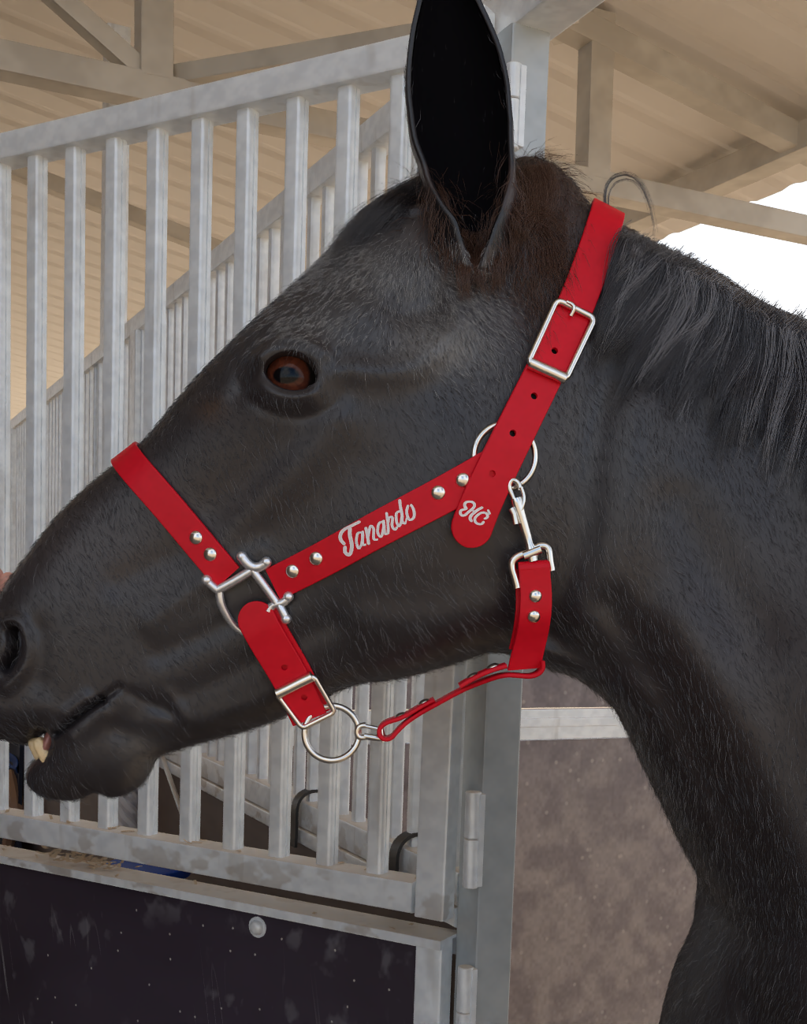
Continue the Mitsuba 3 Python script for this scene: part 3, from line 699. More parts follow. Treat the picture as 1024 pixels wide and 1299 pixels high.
    def at(s, px, py):
        """(index, across) of a pixel on the strap, by its picture."""
        d = np.linalg.norm(s.px - [px, py], axis=1) + 1e6 * (s.n[:, 1] > -.05); i = int(np.argmin(d)); i = min(max(i, 1), len(s.p) - 2)
        xw = (project(s.p[i] + s.x[i] * .01) - s.px[i]) / .01; tw = (project(s.p[i] + s.t[i] * .01) - s.px[i]) / .01
        a, b = np.linalg.solve(np.stack([xw, tw], -1), np.array([px, py]) - s.px[i])
        return i, a, b
    def spot(s, px, py, up=0):
        i, a, b = s.at(px, py); return s.p[i] + s.x[i] * a + s.t[i] * b + s.n[i] * (s.th / 2 + up), s.n[i], s.t[i], s.x[i]
def holes(mesh, spots, r=.0026):
    m = manifold(mesh)
    for p, n, t, x in spots:
        c = lathe([(0, -.008), (r, -.008), (r, .008), (0, .008)], p, n, 18); c.fix_normals(); m = m - manifold(c)
    return tri(m)
def rivet(parent, s, px, py, r=.0055):
    p, n, t, x = s.spot(px, py)
    return obj('rivet', lathe([(r * 1.02, -.0004), (r, .0008), (r * .9, .0017), (r * .62, .0026), (r * .3, .0031), (0, .0032)], p, n, 20), 'nickel', parent, smooth=60)
def frame_path(pts, rad, k=5):
    """A closed path through corners, each rounded."""
    P, out = np.asarray(pts, float), []
    for i in range(len(P)):
        a, b, c = P[i - 1], P[i], P[(i + 1) % len(P)]
        u, v = unit(a - b), unit(c - b)
        for q in np.linspace(0, 1, k): out.append((1 - q) ** 2 * (b + u * rad) + 2 * q * (1 - q) * b + q * q * (b + v * rad))
    return np.array(out)
# nose strap, over the nose
ns = Strap([(292, 735), (242, 676), (200, 627), (172, 595)], .0255, wrap=.10)
k_ns = obj('nose_strap', ns.mesh(), 'red_leather', halter)
for p in ((250, 682), (268, 703)): rivet(k_ns, ns, *p)
# cheek strap with its lettering
cs = Strap([(346, 742), (410, 710), (480, 672), (560, 630), (600, 608), (628, 592)], (.0265, .0285), flat=.9)
k_cs = obj('cheek_strap', cs.mesh(), 'red_leather', halter)
for p in ((372, 724), (402, 708), (556, 625), (587, 609)): rivet(k_cs, cs, *p)
def lettering(name, parent, s, strokes, wide):
    """Strokes of a pen in picture units, [(x, y), ...] with a pen width, laid flat on a strap."""
    shp = []
    for pts, w in strokes:
        p = np.array(pts, float); p = spline(p, 14 * len(p)) if len(p) > 2 else np.linspace(p[0], p[1], 12)
        d = np.abs(np.gradient(p, axis=0)); d /= np.linalg.norm(d, axis=1, keepdims=True) + 1e-9
        ww = w * (.72 + .28 * d[:, 1])
        shp += [sg.LineString(p[i:i + 2]).buffer(.5 * (ww[i] + ww[i + 1]) / 2, quad_segs=4) for i in range(len(p) - 1)]
    u = shapely.union_all(shp).simplify(1.2)
    ms = []
    for q in getattr(u, 'geoms', [u]):
        m = trimesh.creation.extrude_polygon(q, 1, engine='earcut'); v = m.vertices.copy()
        m.vertices = np.array([s.spot(*wide(a, b), up=-.0002 + .0006 * c)[0] for a, b, c in v]); m.fix_normals(); ms.append(m)
    return obj(name, cat_(ms), 'silver_print', parent, smooth=False)
zz = lambda a, b: (425 + a / 9.309, 625 + b / 9.309)
NAME = [([(115, 598), (82, 560), (72, 505), (108, 442), (190, 395), (292, 345)], 42), ([(185, 425), (185, 500), (203, 580), (205, 670), (170, 732), (134, 705), (128, 645)], 44),
        ([(325, 470), (285, 472), (264, 530), (266, 605), (292, 655), (318, 615), (332, 540), (331, 475)], 32), ([(334, 462), (336, 550), (346, 615), (368, 612)], 32),
        ([(372, 420), (390, 505), (404, 598)], 36), ([(396, 530), (412, 440), (434, 392), (456, 412), (462, 485), (478, 555), (506, 552)], 32),
        ([(566, 342), (530, 358), (512, 420), (518, 492), (545, 520), (568, 470), (580, 400), (577, 345)], 32), ([(580, 335), (587, 420), (605, 488), (630, 480)], 32),
        ([(614, 245), (626, 330), (634, 405), (632, 475)], 32), ([(634, 350), (652, 290), (672, 286), (680, 350), (692, 420), (714, 436), (734, 412)], 32),
        ([(768, 220), (738, 232), (726, 290), (736, 358), (760, 396), (784, 352), (792, 285)], 32), ([(768, 95), (778, 180), (796, 275), (810, 358), (836, 362)], 36),
        ([(864, 160), (850, 220), (862, 285), (888, 322), (924, 306), (940, 250), (928, 192), (904, 150)], 34), ([(836, 362), (850, 300)], 20)]
lettering('name_lettering', k_cs, cs, NAME, zz)
def hoop(name, c, nrm, R, r, parent=halter, label=None):
    n = unit(nrm); a = unit(np.cross(n, V3(0, 0, 1))); b = np.cross(n, a); th = np.linspace(0, 2 * np.pi, 56, endpoint=False)
    return obj(name, sweep(c + R * (np.cos(th)[:, None] * a + np.sin(th)[:, None] * b), r, True, 10), 'nickel', parent, smooth=True, label=label)
# crown strap, over the poll
CR = [(588, 698), (606, 648), (632, 591), (660, 534), (688, 478), (713, 426), (737, 370), (755, 320), (764, 292)]
cr = Strap(CR, (.0320, .0262), wrap=.12, lift=.0042, flat=.97)
q_ = cr.spot(643, 578, -.0075); hoop('cheek_ring', q_[0] + V3(0, .0005, 0), q_[1], .0240, .0026)
hs = [cr.spot(*p) for p in ((703, 446), (677, 503), (650, 550), (624, 601))]
k_cr = obj('crown_strap', holes(cr.mesh(round0=1), hs), 'red_leather', halter)
zm_ = lambda a, b: (575 + a / 18.62, 625 + b / 18.62)
MONO = [([(300, 365), (262, 305), (275, 240), (340, 210), (420, 212), (480, 250), (490, 310), (440, 380), (340, 460), (270, 520), (200, 530), (160, 480), (172, 420), (240, 392), (300, 372)], 70), ([(668, 350), (570, 400), (470, 480), (400, 555), (394, 620), (420, 655)], 76), ([(430, 400), (480, 430), (540, 425)], 50),
        ([(735, 605), (790, 580), (798, 520), (740, 470), (650, 472), (560, 530), (502, 610), (520, 690), (590, 732), (660, 730), (705, 690)], 66), ([(815, 415), (850, 490)], 56)]
lettering('monogram', k_cr, cr, MONO, zm_)
def buckle(name, s, corners, roller, rad, lift, r=.0026, prong=None):
    k = [s.spot(*c, up=lift) for c in corners]; P = np.array([q[0] for q in k])
    n = unit(np.cross(P[1] - P[0], P[3] - P[0])); n = n if n[1] < 0 else -n
    b = obj(name, sweep(frame_path(P, rad), r, True, 10), 'nickel', halter, smooth=True)
    i, j = roller
    obj('roller', sweep(np.linspace(P[i] + (P[j] - P[i]) * .03, P[j] - (P[j] - P[i]) * .03, 4) + n * .0008, .0044, False, 14), 'nickel', b, smooth=50)
    if prong is not None:
        q = np.array([s.spot(*c, up=u)[0] for c, u in prong]); obj('prong', sweep(spline(q, 12), .0016, False, 8), 'nickel', b, smooth=50)
    return b
buckle('crown_buckle', cr, [(704, 384), (752, 407), (716, 484), (668, 463)], (3, 2), .005, .0028, prong=[((716, 388), .0045), ((724, 394), .0055), ((722, 404), .0025)])
# fitting that joins nose, cheek and chin straps
ft = thing(halter + '__joining_fitting')
def fpt(px, py, l=.006): return on_coat(px, py, l)
fit = [(sweep(spline([fpt(*q) for q in ((262, 736), (270, 744), (278, 750))], 8), 0.0034), 0), (sweep(np.array([fpt(276, 749), fpt(297, 737), fpt(319, 723)]), 0.0038), 0),
       (sweep(spline([fpt(*q, l) for q, l in (((278, 750), .006), ((280, 764), .006), ((288, 781), .004), ((300, 796), .0), ((318, 806), -.003))], 14), 0.0034), 0), (sweep(spline([fpt(*q) for q in ((318, 720), (334, 741), (352, 766))], 8), 0.0035), 0),
       (sweep(spline([fpt(*q) for q in ((307, 706), (312, 713), (320, 719), (330, 719), (338, 713))], 10), 0.0042), 0), (sweep(spline([fpt(*q) for q in ((366, 757), (360, 764), (353, 766), (345, 769), (341, 776))], 10), 0.0036), 0),
       (sweep(spline([fpt(*q) for q in ((354, 766), (359, 776), (363, 785))], 8), 0.0034), 0)]
fit += [(trimesh.creation.icosphere(2, .0043).apply_translation(fpt(*q)), 0) for q in ((307, 706), (338, 713), (366, 757), (363, 785), (262, 736))]
scene[ft] = mikit.ply(cat_([q[0] for q in fit]), 'aluminium', smooth=50); labels.pop(ft)
# chin strap and its buckle
ch2 = Strap([(306, 802), (335, 835)], .0265, lift=.001)
chs = Strap([(316, 764), (341, 812), (367, 855), (391, 893), (399, 906)], (.0310, .0295), lift=.0048, floor=.040)
k_ch = obj('chin_strap', holes(chs.mesh(round0=1), [chs.spot(*p) for p in ((361, 846), (386, 884))]), 'red_leather', halter)
under = chs.p[8:] - chs.n[8:] * .0042 + chs.x[8:] * (.003 if project(chs.p[20] + chs.x[20] * .01)[0] > chs.px[20][0] else -.003)
obj('chin_strap_under_layer', Strap.free(under, chs.x[8:], chs.w[8:]).mesh(), 'red_leather', halter)
buckle('chin_buckle', chs, [(351, 879), (398, 855), (425, 901), (384, 922)], (0, 1), .004, .0026, r=.0022)
cc = onY(421, 930, YH - .045)
hoop('chin_ring', cc, V3(.15, -1, .05), .0222, .0026)
# throat: snap hook, loop, strap
def yp(px, py, y): return onY(px, py, y)
sy = on_coat(660, 650, .010)[1]
sn = obj('snap_hook', cat_([lathe([(0, 0), (.0046, .0), (.0052, .004), (.0044, .012), (.0038, .03), (.0034, .036), (.0052, .040), (.005, .044), (.0036, .0475), (0, .048)][::1], yp(655, 632, sy), yp(674, 697, sy) - yp(655, 632, sy), 16),
      sweep(spline([yp(*q, sy) for q in ((654, 640), (650, 628), (646, 617), (650, 609), (657, 612), (660, 622))], 20), .0021)]), 'nickel', halter, smooth=50)
obj('trigger', cat_([sweep(spline([yp(661, 618, sy - .003), yp(665, 632, sy - .003), yp(661, 648, sy - .003)], 8), .0016), sweep(np.array([yp(648, 645, sy - .003), yp(652, 652, sy - .003), yp(655, 665, sy - .003)]), .0022)]), 'nickel', sn, smooth=50)
ly = sy - .001
obj('square_loop', sweep(spline([yp(*q, ly) for q in ((657, 746), (652, 728), (650, 713), (656, 706), (672, 700), (688, 692), (694, 694), (698, 708), (701, 724))], 40), np.full(40, .0031)), 'nickel', halter, smooth=50)
obj('swivel', cat_([beam(yp(664, 705, ly - .002), yp(686, 697, ly - .002), .007, .006, V3(0, 1, 0), .002), sweep(np.array([yp(674, 699, ly), yp(677, 712, ly)]), .0042)]), 'nickel', sn, smooth=50)
yt = np.array([sy - .004, sy - .003, sy - .002, sy, sy + .008, sy + .016, sy + .02])
c = spline([yp(*q, y) for q, y in zip(((678, 722), (679, 735), (680, 755), (679, 780), (675, 805), (669, 830), (665, 848)), yt)], 30)
ths = Strap.free(c, RIGHT * .97 + V3(0, 0, .08), np.linspace(.0235, .0262, 30))
k_th = obj('throat_strap', ths.mesh(), 'red_leather', halter)
obj('fold', sweep(np.array([c[0] - unit(ths.x[0]) * .0117, c[0] + unit(ths.x[0]) * .0117]) + V3(0, .004, .001), .0055, False, 14), 'red_leather', k_th)
back = c + V3(0, .0085, 0) - RIGHT * .0025
obj('under_layer', Strap.free(back[:24], RIGHT, .024).mesh(), 'red_leather', k_th)
for p in ((679, 756), (677, 781)): rivet(k_th, ths, *p, r=.005)
# the strap between throat and chin, seen on edge
yl = sy + .024
lowp = [(687, 838), (687, 848), (680, 855), (662, 857), (642, 856), (618, 862), (590, 873), (556, 891), (522, 911), (503, 928), (494, 936), (485, 935), (481, 927), (487, 918), (505, 911), (530, 898), (551, 887)]
YY = np.interp(np.arange(len(lowp)), [0, 4, 8, 16], [yl - .004, yl, YH - .045, YH - .045])
c = spline([yp(*q, y) for q, y in zip(lowp, YY)], 110)
us = Strap.free(c, V3(0, 1, 0), .021, .0034)
k_u = obj('throat_to_chin_strap', us.mesh(), 'red_leather', halter, smooth=50)
up2 = [(583, 870), (600, 860), (622, 850), (642, 844)]
c = spline([yp(*q, yl - .004) for q in up2], 20); s2_ = Strap.free(c, V3(0, 1, 0), .021, .0036)
obj('end_layer', s2_.mesh(), 'red_leather', k_u, smooth=50)
for (px, py), y in (((508, 909), YH - .045), ((538, 892), YH - .045), ((600, 859), yl - .004), ((625, 847), yl - .004)):
    obj('rivet', lathe([(.005, -.0004), (.005, .0008), (.003, .0022), (0, .0026)], yp(px, py - 1, y), unit(V3(-.45, 0, .9)), 16), 'nickel', k_u, smooth=60)
cy = YH - .045
sn2 = obj('chin_snap', cat_([sweep(np.array([yp(462, 921, cy), yp(484, 925, cy)]), .0018), sweep(np.array([yp(462, 934, cy), yp(486, 937, cy)]), .0026), sweep(spline([yp(464, 920, cy), yp(456, 922, cy), yp(453, 929, cy), yp(456, 935, cy), yp(464, 935, cy)], 16), .0024), sweep(np.array([yp(483, 921, cy), yp(487, 941, cy)]), .0022)]), 'nickel', halter, smooth=50)
# ---------------------------------------------------------------- coat, mane and forelock: single hairs
def curves(name, strands, radii, mat, parent, label=None, kind='stuff'):
    """strands: (n, k, 3); radii (n, k)"""
    os.makedirs(meshkit.FOLDER, exist_ok=True)
    k = free(f'{parent}__{name}'); path = f'{meshkit.FOLDER}/{k}.txt'
    a = np.concatenate([strands, radii[..., None]], -1)
    n, m, _ = a.shape
    fmt = ('%.5f %.5f %.5f %.6f\n' * m + '\n') * n
    with open(path, 'w') as o: o.write(fmt % tuple(a.reshape(-1)))
    scene[k] = {'type': 'linearcurve', 'filename': path, 'bsdf': {'type': 'ref', 'id': mat}}
    labels[k] = {'kind': kind, **({'label': label} if label else {})}
    return k
principled('hair_dark', (.020, .0175, .021), .32, two=False, specular=.9)
principled('hair_grey', (.15, .145, .15), .4, two=False, specular=.6)
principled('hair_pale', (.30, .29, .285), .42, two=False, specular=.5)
principled('hair_brown', (.075, .035, .022), .42, two=False, specular=.5)
principled('hair_mane', (.030, .028, .034), .36, two=False, specular=.7)
principled('hair_mane_highlight', (.17, .165, .18), .36, two=False, specular=.8)  # paler copy of the mane colour, for painted highlights
bm = trimesh.Trimesh(bv, body.faces, process=False); fn_, fa = bm.face_normals, bm.area_faces
fcn = bm.triangles_center; fpx = project(fcn)
vis = (fpx[:, 0] > -60) & (fpx[:, 0] < 1090) & (fpx[:, 1] > -60) & (fpx[:, 1] < 1360) & (((EYE - fcn) * fn_).sum(1) > -.35 * np.linalg.norm(EYE - fcn, axis=1))
inear = (fpx[:, 1] < 300) & (fcn[:, 1] < YH - .02) & (fpx[:, 0] < 655) & (fpx[:, 0] > 515)
FL = np.array([(100, 700, .55, .8), (40, 860, .7, .7), (200, 850, .6, .8), (300, 600, .55, .85), (350, 850, .55, .85), (366, 560, .5, .85), (500, 600, .45, .9), (560, 760, .5, .88), (430, 830, .5, .85), (620, 560, .35, .93), (520, 450, .6, .75), (450, 380, -.6, .7), (430, 300, -.7, .6),
               (560, 420, .6, .8), (660, 320, .2, .95), (640, 260, .1, 1), (760, 500, .3, .95), (780, 640, .25, .95), (760, 780, .5, .8), (700, 820, .6, .6), (850, 600, .45, .9), (950, 700, .5, .85), (900, 950, .5, .85), (1000, 1150, .45, .9), (880, 1250, .1, 1), (800, 360, -.2, 1), (580, 120, .0, -1), (140, 960, .5, .6)], float)
_ft = cKDTree(FL[:, :2])
def flow(px):
    d, i = _ft.query(px, k=4); w = 1 / (d + 25) ** 2; w /= w.sum(1, keepdims=True)
    f = (FL[i, 2:] * w[..., None]).sum(1); return f / np.linalg.norm(f, axis=1, keepdims=True)
def coat(n, seed, length, lift, r, weight, wob=.22):
    g_ = np.random.default_rng(seed); pr = fa * vis * weight * ~strapped; pr = pr / pr.sum()
    i = g_.choice(len(fa), n, p=pr); q = g_.random((n, 2)); fl = q.sum(1) > 1; q[fl] = 1 - q[fl]
    t = bm.triangles[i]; p = t[:, 0] + q[:, :1] * (t[:, 1] - t[:, 0]) + q[:, 1:] * (t[:, 2] - t[:, 0])
    px = project(p); f = flow(px); an = g_.normal(0, wob, n) + (meshkit.noise(p * 30, 4) - .5) * .9
    f = np.stack([f[:, 0] * np.cos(an) - f[:, 1] * np.sin(an), f[:, 0] * np.sin(an) + f[:, 1] * np.cos(an)], -1)
    d = f[:, :1] * RIGHT - f[:, 1:] * Z; nn = fn_[i]
    d = unit(d - nn * (d * nn).sum(1, keepdims=True) + 1e-6)
    L = (length * g_.uniform(.6, 1.25, n))[:, None]; lf = (lift * g_.uniform(.5, 1.5, n))[:, None]
    s = np.stack([p - nn * .0005, p + d * L * .5 + nn * (L * lf * .8), p + d * L + nn * (L * lf)], 1)
    return s, np.stack([np.full(n, r), np.full(n, r * .9), np.full(n, r * .25)], 1)
strapped = np.zeros(len(fcn), bool)
for s_ in (ns, cs, cr, chs):
    nearside = s_.n[:, 1] < -.05
    d_, i_ = cKDTree(s_.px[nearside]).query(fpx); strapped |= (d_ < s_.w[nearside][i_] / 2 * F * 1.08 + 1) & (fcn[:, 1] < YH)
def near_spot(pts, sx):
    w = 0
    for (px, py), rx, ry in pts: w = w + np.exp(-.5 * (((fpx[:, 0] - px) / rx) ** 2 + ((fpx[:, 1] - py) / ry) ** 2))
    return w
noeye = (np.linalg.norm(fcn - ec, axis=1) > .034) * 1.0
wd_ = noeye * np.where(inear, .06, 1.)
s, r = coat(60000, 1, .0068, .15, .00012, wd_); curves('coat', s, r, 'hair_dark', horse, 'short black coat')
s, r = coat(3800, 2, .0115, .30, .00010, wd_ * (.25 + near_spot([((480, 740), 150, 70), ((780, 640), 60, 130), ((330, 740), 60, 50), ((870, 900), 110, 200), ((600, 640), 60, 90)], 0))); curves('pale_hairs', s, r, 'hair_grey', horse, 'scattered pale hairs')
s, r = coat(5200, 3, .008, .25, .00011, noeye * near_spot([((555, 432), 32, 20), ((545, 350), 60, 22), ((440, 345), 60, 26), ((400, 412), 36, 16), ((600, 400), 30, 40)], 0)); curves('pale_sheen_patch', s, r, 'hair_pale', horse, 'pale hairs above the eye and on the temple, partly imitating sheen')  # hairs coloured pale, partly in place of sheen over the bone
s, r = coat(3600, 5, .024, .35, .00013, near_spot([((672, 270), 26, 50), ((690, 330), 26, 40), ((555, 265), 16, 26)], 0) * np.where(inear, .3, 1), .3); curves('ear_tuft', s, r, 'hair_brown', horse, 'rusty brown hair at the foot of the ear')
# long hair that falls over the near side: guide lines in pixels with a lift above the skin
def long_hair(name, guides, per, spread, r, mat, parent, seed, label, npt=9, fuzz=.0016, clump=False):
    g_ = np.random.default_rng(seed); S = []
    KK = [spline(np.c_[np.array(line, float), np.array(lifts)], 14) for line, lifts, cnt in guides]
    al = np.vstack(KK); PP = on_coat_many(al[:, :2], np.maximum(al[:, 2], 0))
    for k in np.nonzero(al[:, 2] < 0)[0]: PP[k] = onY(al[k, 0], al[k, 1], YH + al[k, 2])
    for gi, (line, lifts, cnt) in enumerate(guides):
        P3 = PP[gi * 14:gi * 14 + 14]
        n = int(per * cnt)
        tg = unit(np.gradient(P3, axis=0)); sd = unit(np.cross(tg, V3(0, 1, 0)))
        for _ in range(n):
            a, b = g_.normal(0, spread, 2); end = g_.uniform(.72, 1.04); tt = np.linspace(0, min(end, 1), npt)
            gr = np.interp(np.linspace(0, 1, npt), [0, .3, 1], [1.5, 1.2, .35]) if clump else np.linspace(.55, 1.25, npt)
            I = lambda M: np.stack([np.interp(tt, np.linspace(0, 1, len(P3)), M[:, j]) for j in range(3)], -1)
            ph = g_.uniform(0, 6.28); wv = fuzz * np.sin(tt * g_.uniform(3, 8) + ph) * tt
            S.append(I(P3) + I(sd) * (a * gr + wv)[:, None] + V3(0, 1, 0) * (abs(b) * -.5 * gr + g_.uniform(-.002, .0005))[:, None])
    S = np.array(S); R = np.tile(np.linspace(1, .35, npt) * r, (len(S), 1))
    return curves(name, S, R, mat, parent, label)
gm = np.random.default_rng(12)
crest = np.array([(772, 296), (800, 304), (835, 318), (870, 332), (905, 350), (940, 374), (975, 394), (1010, 406), (1050, 424), (1100, 446), (1150, 470)], float)
def locks(n, lo, hi, over):
    G = []
    for x in np.sort(gm.uniform(796, 1160, n)):
        y = np.interp(x, crest[:, 0], crest[:, 1]); top = np.array([x, y])
        k = gm.uniform(lo, hi)
        dx = np.array([np.interp(x, [772, 820, 860, 900, 950, 1024, 1150], [-22, -70, -96, -72, -42, -18, -10]), np.interp(x, [772, 820, 860, 900, 950, 1024, 1150], [52, 112, 150, 176, 196, 228, 250])]) * k + gm.normal(0, (15, 10))
        bend = gm.uniform(-.28, .10); nn = np.array([-dx[1], dx[0]])
        e = top + dx; 
        m1 = top + dx * .2 + nn * bend * .35; m2 = top + dx * .58 + nn * bend * .45
        wisp = gm.random() < .05
        edge = lambda q: (q if wisp else np.array([max(q[0], np.interp(q[1], [292, 405, 470], [794, 764, 745])), q[1]]))
        m1, m2, e = edge(m1), edge(m2), edge(e)
        u = gm.uniform(.3, 1) * over
        G.append(([top + (5, 6), top + (-2, 6), m1, m2, e], [.0005, .004 + u * .6, u + .004, u * .8 + .003, u * .35 + .0015], gm.uniform(.6, 1.5)))
    return G
long_hair('mane', locks(150, .55, 1.05, .012), 62, .0040, .00018, 'hair_mane', horse, 21, 'long black mane falling over the neck in locks', clump=True)
long_hair('mane_highlight_strands', locks(110, .35, 1.0, .017), 13, .0030, .00016, 'hair_mane_highlight', horse, 25, 'paler mane strands coloured to imitate its sheen', clump=True, fuzz=.003)  # the paler strands paint highlights onto the mane
G = [([(776, 292), (768, 262), (774, 228), (797, 221), (820, 246), (832, 306)], [-.02] * 6, 1.0), ([(778, 292), (771, 258), (780, 232), (800, 228), (818, 250), (828, 300)], [-.02] * 6, .35), ([(786, 296), (776, 272), (768, 258)], [-.02] * 3, .6)]
long_hair('stray_loop', G, 13, .0007, .00021, 'hair_dark', horse, 22, 'loose loop of mane hair standing up behind the poll', npt=22, fuzz=.0004)
G = []
for k in range(26):
    a = gm.random(); x, y = np.interp(a, [0, .5, 1], [648, 660, 690]), np.interp(a, [0, .5, 1], [262, 212, 214])
    G.append(([(x, y), (x + 10 + gm.normal(0, 6), y + 36), (x + 4 + gm.normal(0, 9), y + 76 + gm.normal(0, 9))], [.004, .009, .004], 1))
for k in range(16):
    a = gm.random(); x, y = np.interp(a, [0, 1], [546, 566]), np.interp(a, [0, 1], [238, 300])
    G.append(([(x, y), (x + 14 + gm.normal(0, 4), y + 18), (x + 26 + gm.normal(0, 5), y + 40)], [.004, .010, .006], .7))
for k in range(14):
    a = gm.random(); x, y = np.interp(a, [0, 1], [640, 618]), np.interp(a, [0, 1], [250, 318])
    G.append(([(x, y), (x - 8 + gm.normal(0, 4), y + 20), (x - 12 + gm.normal(0, 6), y + 44)], [.008, .012, .006], .7))
for k in range(22):
    x, y = gm.uniform(570, 632), gm.uniform(292, 326)
    G.append(([(x, y), (x + gm.normal(0, 4), y + 26), (x * .9 + 60 + gm.normal(0, 6), y + 58)], [.012, .012, .003], .9))
long_hair('ear_wisps', G, 34, .0030, .00012, 'hair_brown', horse, 26, 'wispy brown hair around the ear', npt=7, clump=True)
G = []
for k in range(34):
    a = k / 33; x0_, y0_ = 610 - 60 * a + gm.normal(0, 6), 212 + 12 * a
    ex, ey = 500 - 90 * gm.random(), 0; ey = np.interp(ex, [400, 430, 470, 520], [348, 318, 285, 262]) + gm.normal(6, 9)
    if k % 3 == 0: ex, ey = np.interp(gm.random(), [0, 1], [405, 470]), np.interp(gm.random(), [0, 1], [330, 300])
    L0 = [-.01, -.012, -.010, -.006] if k % 2 else [.002, .004, .004, .002]
    mx = .5 * (x0_ + ex) - 4; my = np.interp(mx, [400, 452, 482, 520, 560, 610], [345, 282, 258, 240, 226, 205]) + 4
    G.append(([(x0_, y0_), (x0_ * .7 + ex * .3, .5 * (y0_ + my) + 2), (mx * .6 + ex * .4, my * .65 + ey * .35), (ex, ey)], L0, 1.0))
long_hair('forelock', G, 46, .004, .00014, 'hair_dark', horse, 23, 'short forelock combed over the brow', npt=8)
# ---------------------------------------------------------------- things behind the door
principled('white_plastic', (.74, .74, .74), .4)
principled('blue_plastic', (.012, .06, .36), .35)
principled('cotton_rope', (.72, .70, .70), .8)
principled('navy_cloth', mikit.proc(lambda p, n, uv: mix((.008, .010, .022), (.016, .018, .034), noise(p.x * 300, p.y * 300, p.z * 300))), .8)
principled('blue_cloth', (.02, .06, .2), .8)
principled('tan_leather', (.34, .19, .11), .5)
principled('pine', mikit.proc(lambda p, n, uv: mix((.50, .36, .22), (.62, .47, .31), fbm(p.x * 40, p.y * 40, p.z * 5, 3))), .55)
principled('pale_wood', (.62, .60, .56), .5)
# wooden tack chest with a lidded bucket, inside the stall
bc = onZ(187, 1098, 1.06)
tk = thing('tack_chest', 'pine tack chest behind the lower door, under the white bucket', 'chest')
zt_ = .78
obj('body', beam(V3(bc[0], bc[1], .0) , V3(bc[0], bc[1], zt_ - .03), .4, .19, A, .006), 'pine', tk)
obj('lid', beam(V3(bc[0], bc[1], zt_ - .03), V3(bc[0], bc[1], zt_), .42, .2, A, .006), 'pine', tk)
bk = thing('bucket', 'white plastic bucket with a blue lid behind the door bars', 'bucket')
o = V3(bc[0], bc[1], zt_ + .001)
obj('body', lathe([(0, 0), (.062, 0), (.076, .262), (.079, .264), (.079, .270), (.072, .270), (.058, .006), (0, .006)], o, Z, 32), 'white_plastic', bk)
obj('lid', lathe([(.0, .2705), (.080, .2705), (.083, .262), (.085, .262), (.084, .279), (.080, .282), (.06, .280), (0, .280)], o, Z, 32), 'blue_plastic', bk, label='blue lid')
# white twisted lead rope over the partition rail
rs = (onV(164, 1040, Q0 - B * .045, A) - Q0) @ A; rs = k0 + dk * (round((rs - k0) / dk - .5) + .5)
rope = []
zz_ = np.linspace(zr1 + .006, zr1 - .62, 160)
for ph in (0, 2.094, 4.19):
    an = ph + (zz_ - zz_[0]) * 60
    rope.append(sweep(np.stack([qp(rs, -.045, z) + A * (.016 * math.cos(q)) + B * (.016 * math.sin(q)) for z, q in zip(zz_, an)]), .0135, False, 8))
rope.append(sweep(spline([qp(rs, -.045, zr1 + .003), qp(rs, -.03, zr1 + .022), qp(rs, .0, zr1 + .028), qp(rs, .04, zr1 + .028), qp(rs, .066, zr1 + .012), qp(rs, .07, zr1 - .10)], 30), .015, False, 8))
whole('lead_rope', cat_(rope), 'cotton_rope', 'thick white twisted rope hanging over the partition rail', 'rope')
# dark rug folded over the far end of the partition
r0, r1 = [(onV(x, 1000, Q0 - B * .05, A) - (Q0 - B * .05)) @ A for x in (29, -26)]
rg = thing('horse_rug', 'dark navy horse rug hanging from the partition rail at far left', 'rug')
def cloth(s0_, s1_, z0_, z1_, t0_, th, wave=.012):
    n, m = 40, 24; V = []
    for side in (0, 1):
        for i in range(n):
            for j in range(m):
                s = s0_ + (s1_ - s0_) * i / (n - 1); z = z0_ + (z1_ - z0_) * j / (m - 1)
                w = wave * math.sin(i * .55 + .4 * math.sin(j * .3)) * (.4 + .6 * j / m)
                V.append(qp(s, t0_ + w - side * th, z))
    f = []
    I = lambda d, i, j: d * n * m + i * m + j
    for i in range(n - 1):
        for j in range(m - 1):
            for d in (0, 1): q = [I(d, i, j), I(d, i + 1, j), I(d, i + 1, j + 1), I(d, i, j + 1)]; f += [[q[0], q[1], q[2]], [q[0], q[2], q[3]]]
    for i in range(n - 1):
        for j in (0, m - 1): q = [I(0, i, j), I(0, i + 1, j), I(1, i + 1, j), I(1, i, j)]; f += [[q[0], q[1], q[2]], [q[0], q[2], q[3]]]
    for j in range(m - 1):
        for i in (0, n - 1): q = [I(0, i, j), I(0, i, j + 1), I(1, i, j + 1), I(1, i, j)]; f += [[q[0], q[1], q[2]], [q[0], q[2], q[3]]]
    mm = trimesh.Trimesh(np.array(V), f, process=False); mm.fix_normals(); return mm
obj('cloth', cloth(r0, r1, zr1 + .02, .45, -.05, .014), 'navy_cloth', rg)
zb_ = onV(15, 958, Q0 - B * .07, A)[2], onV(15, 976, Q0 - B * .07, A)[2]
obj('band', cloth(r0 + .02, r1, zb_[0], zb_[1], -.066, .004), 'blue_cloth', rg, label='blue band')
sa = [(onV(x, y, Q0 - B * .07, A)) for x, y in ((13, 984), (17, 1000), (21, 1030), (14, 1060), (10, 1095))]
obj('strap', sweep(spline(sa, 24), .028, False, 8), 'tan_leather', rg, label='tan strap')
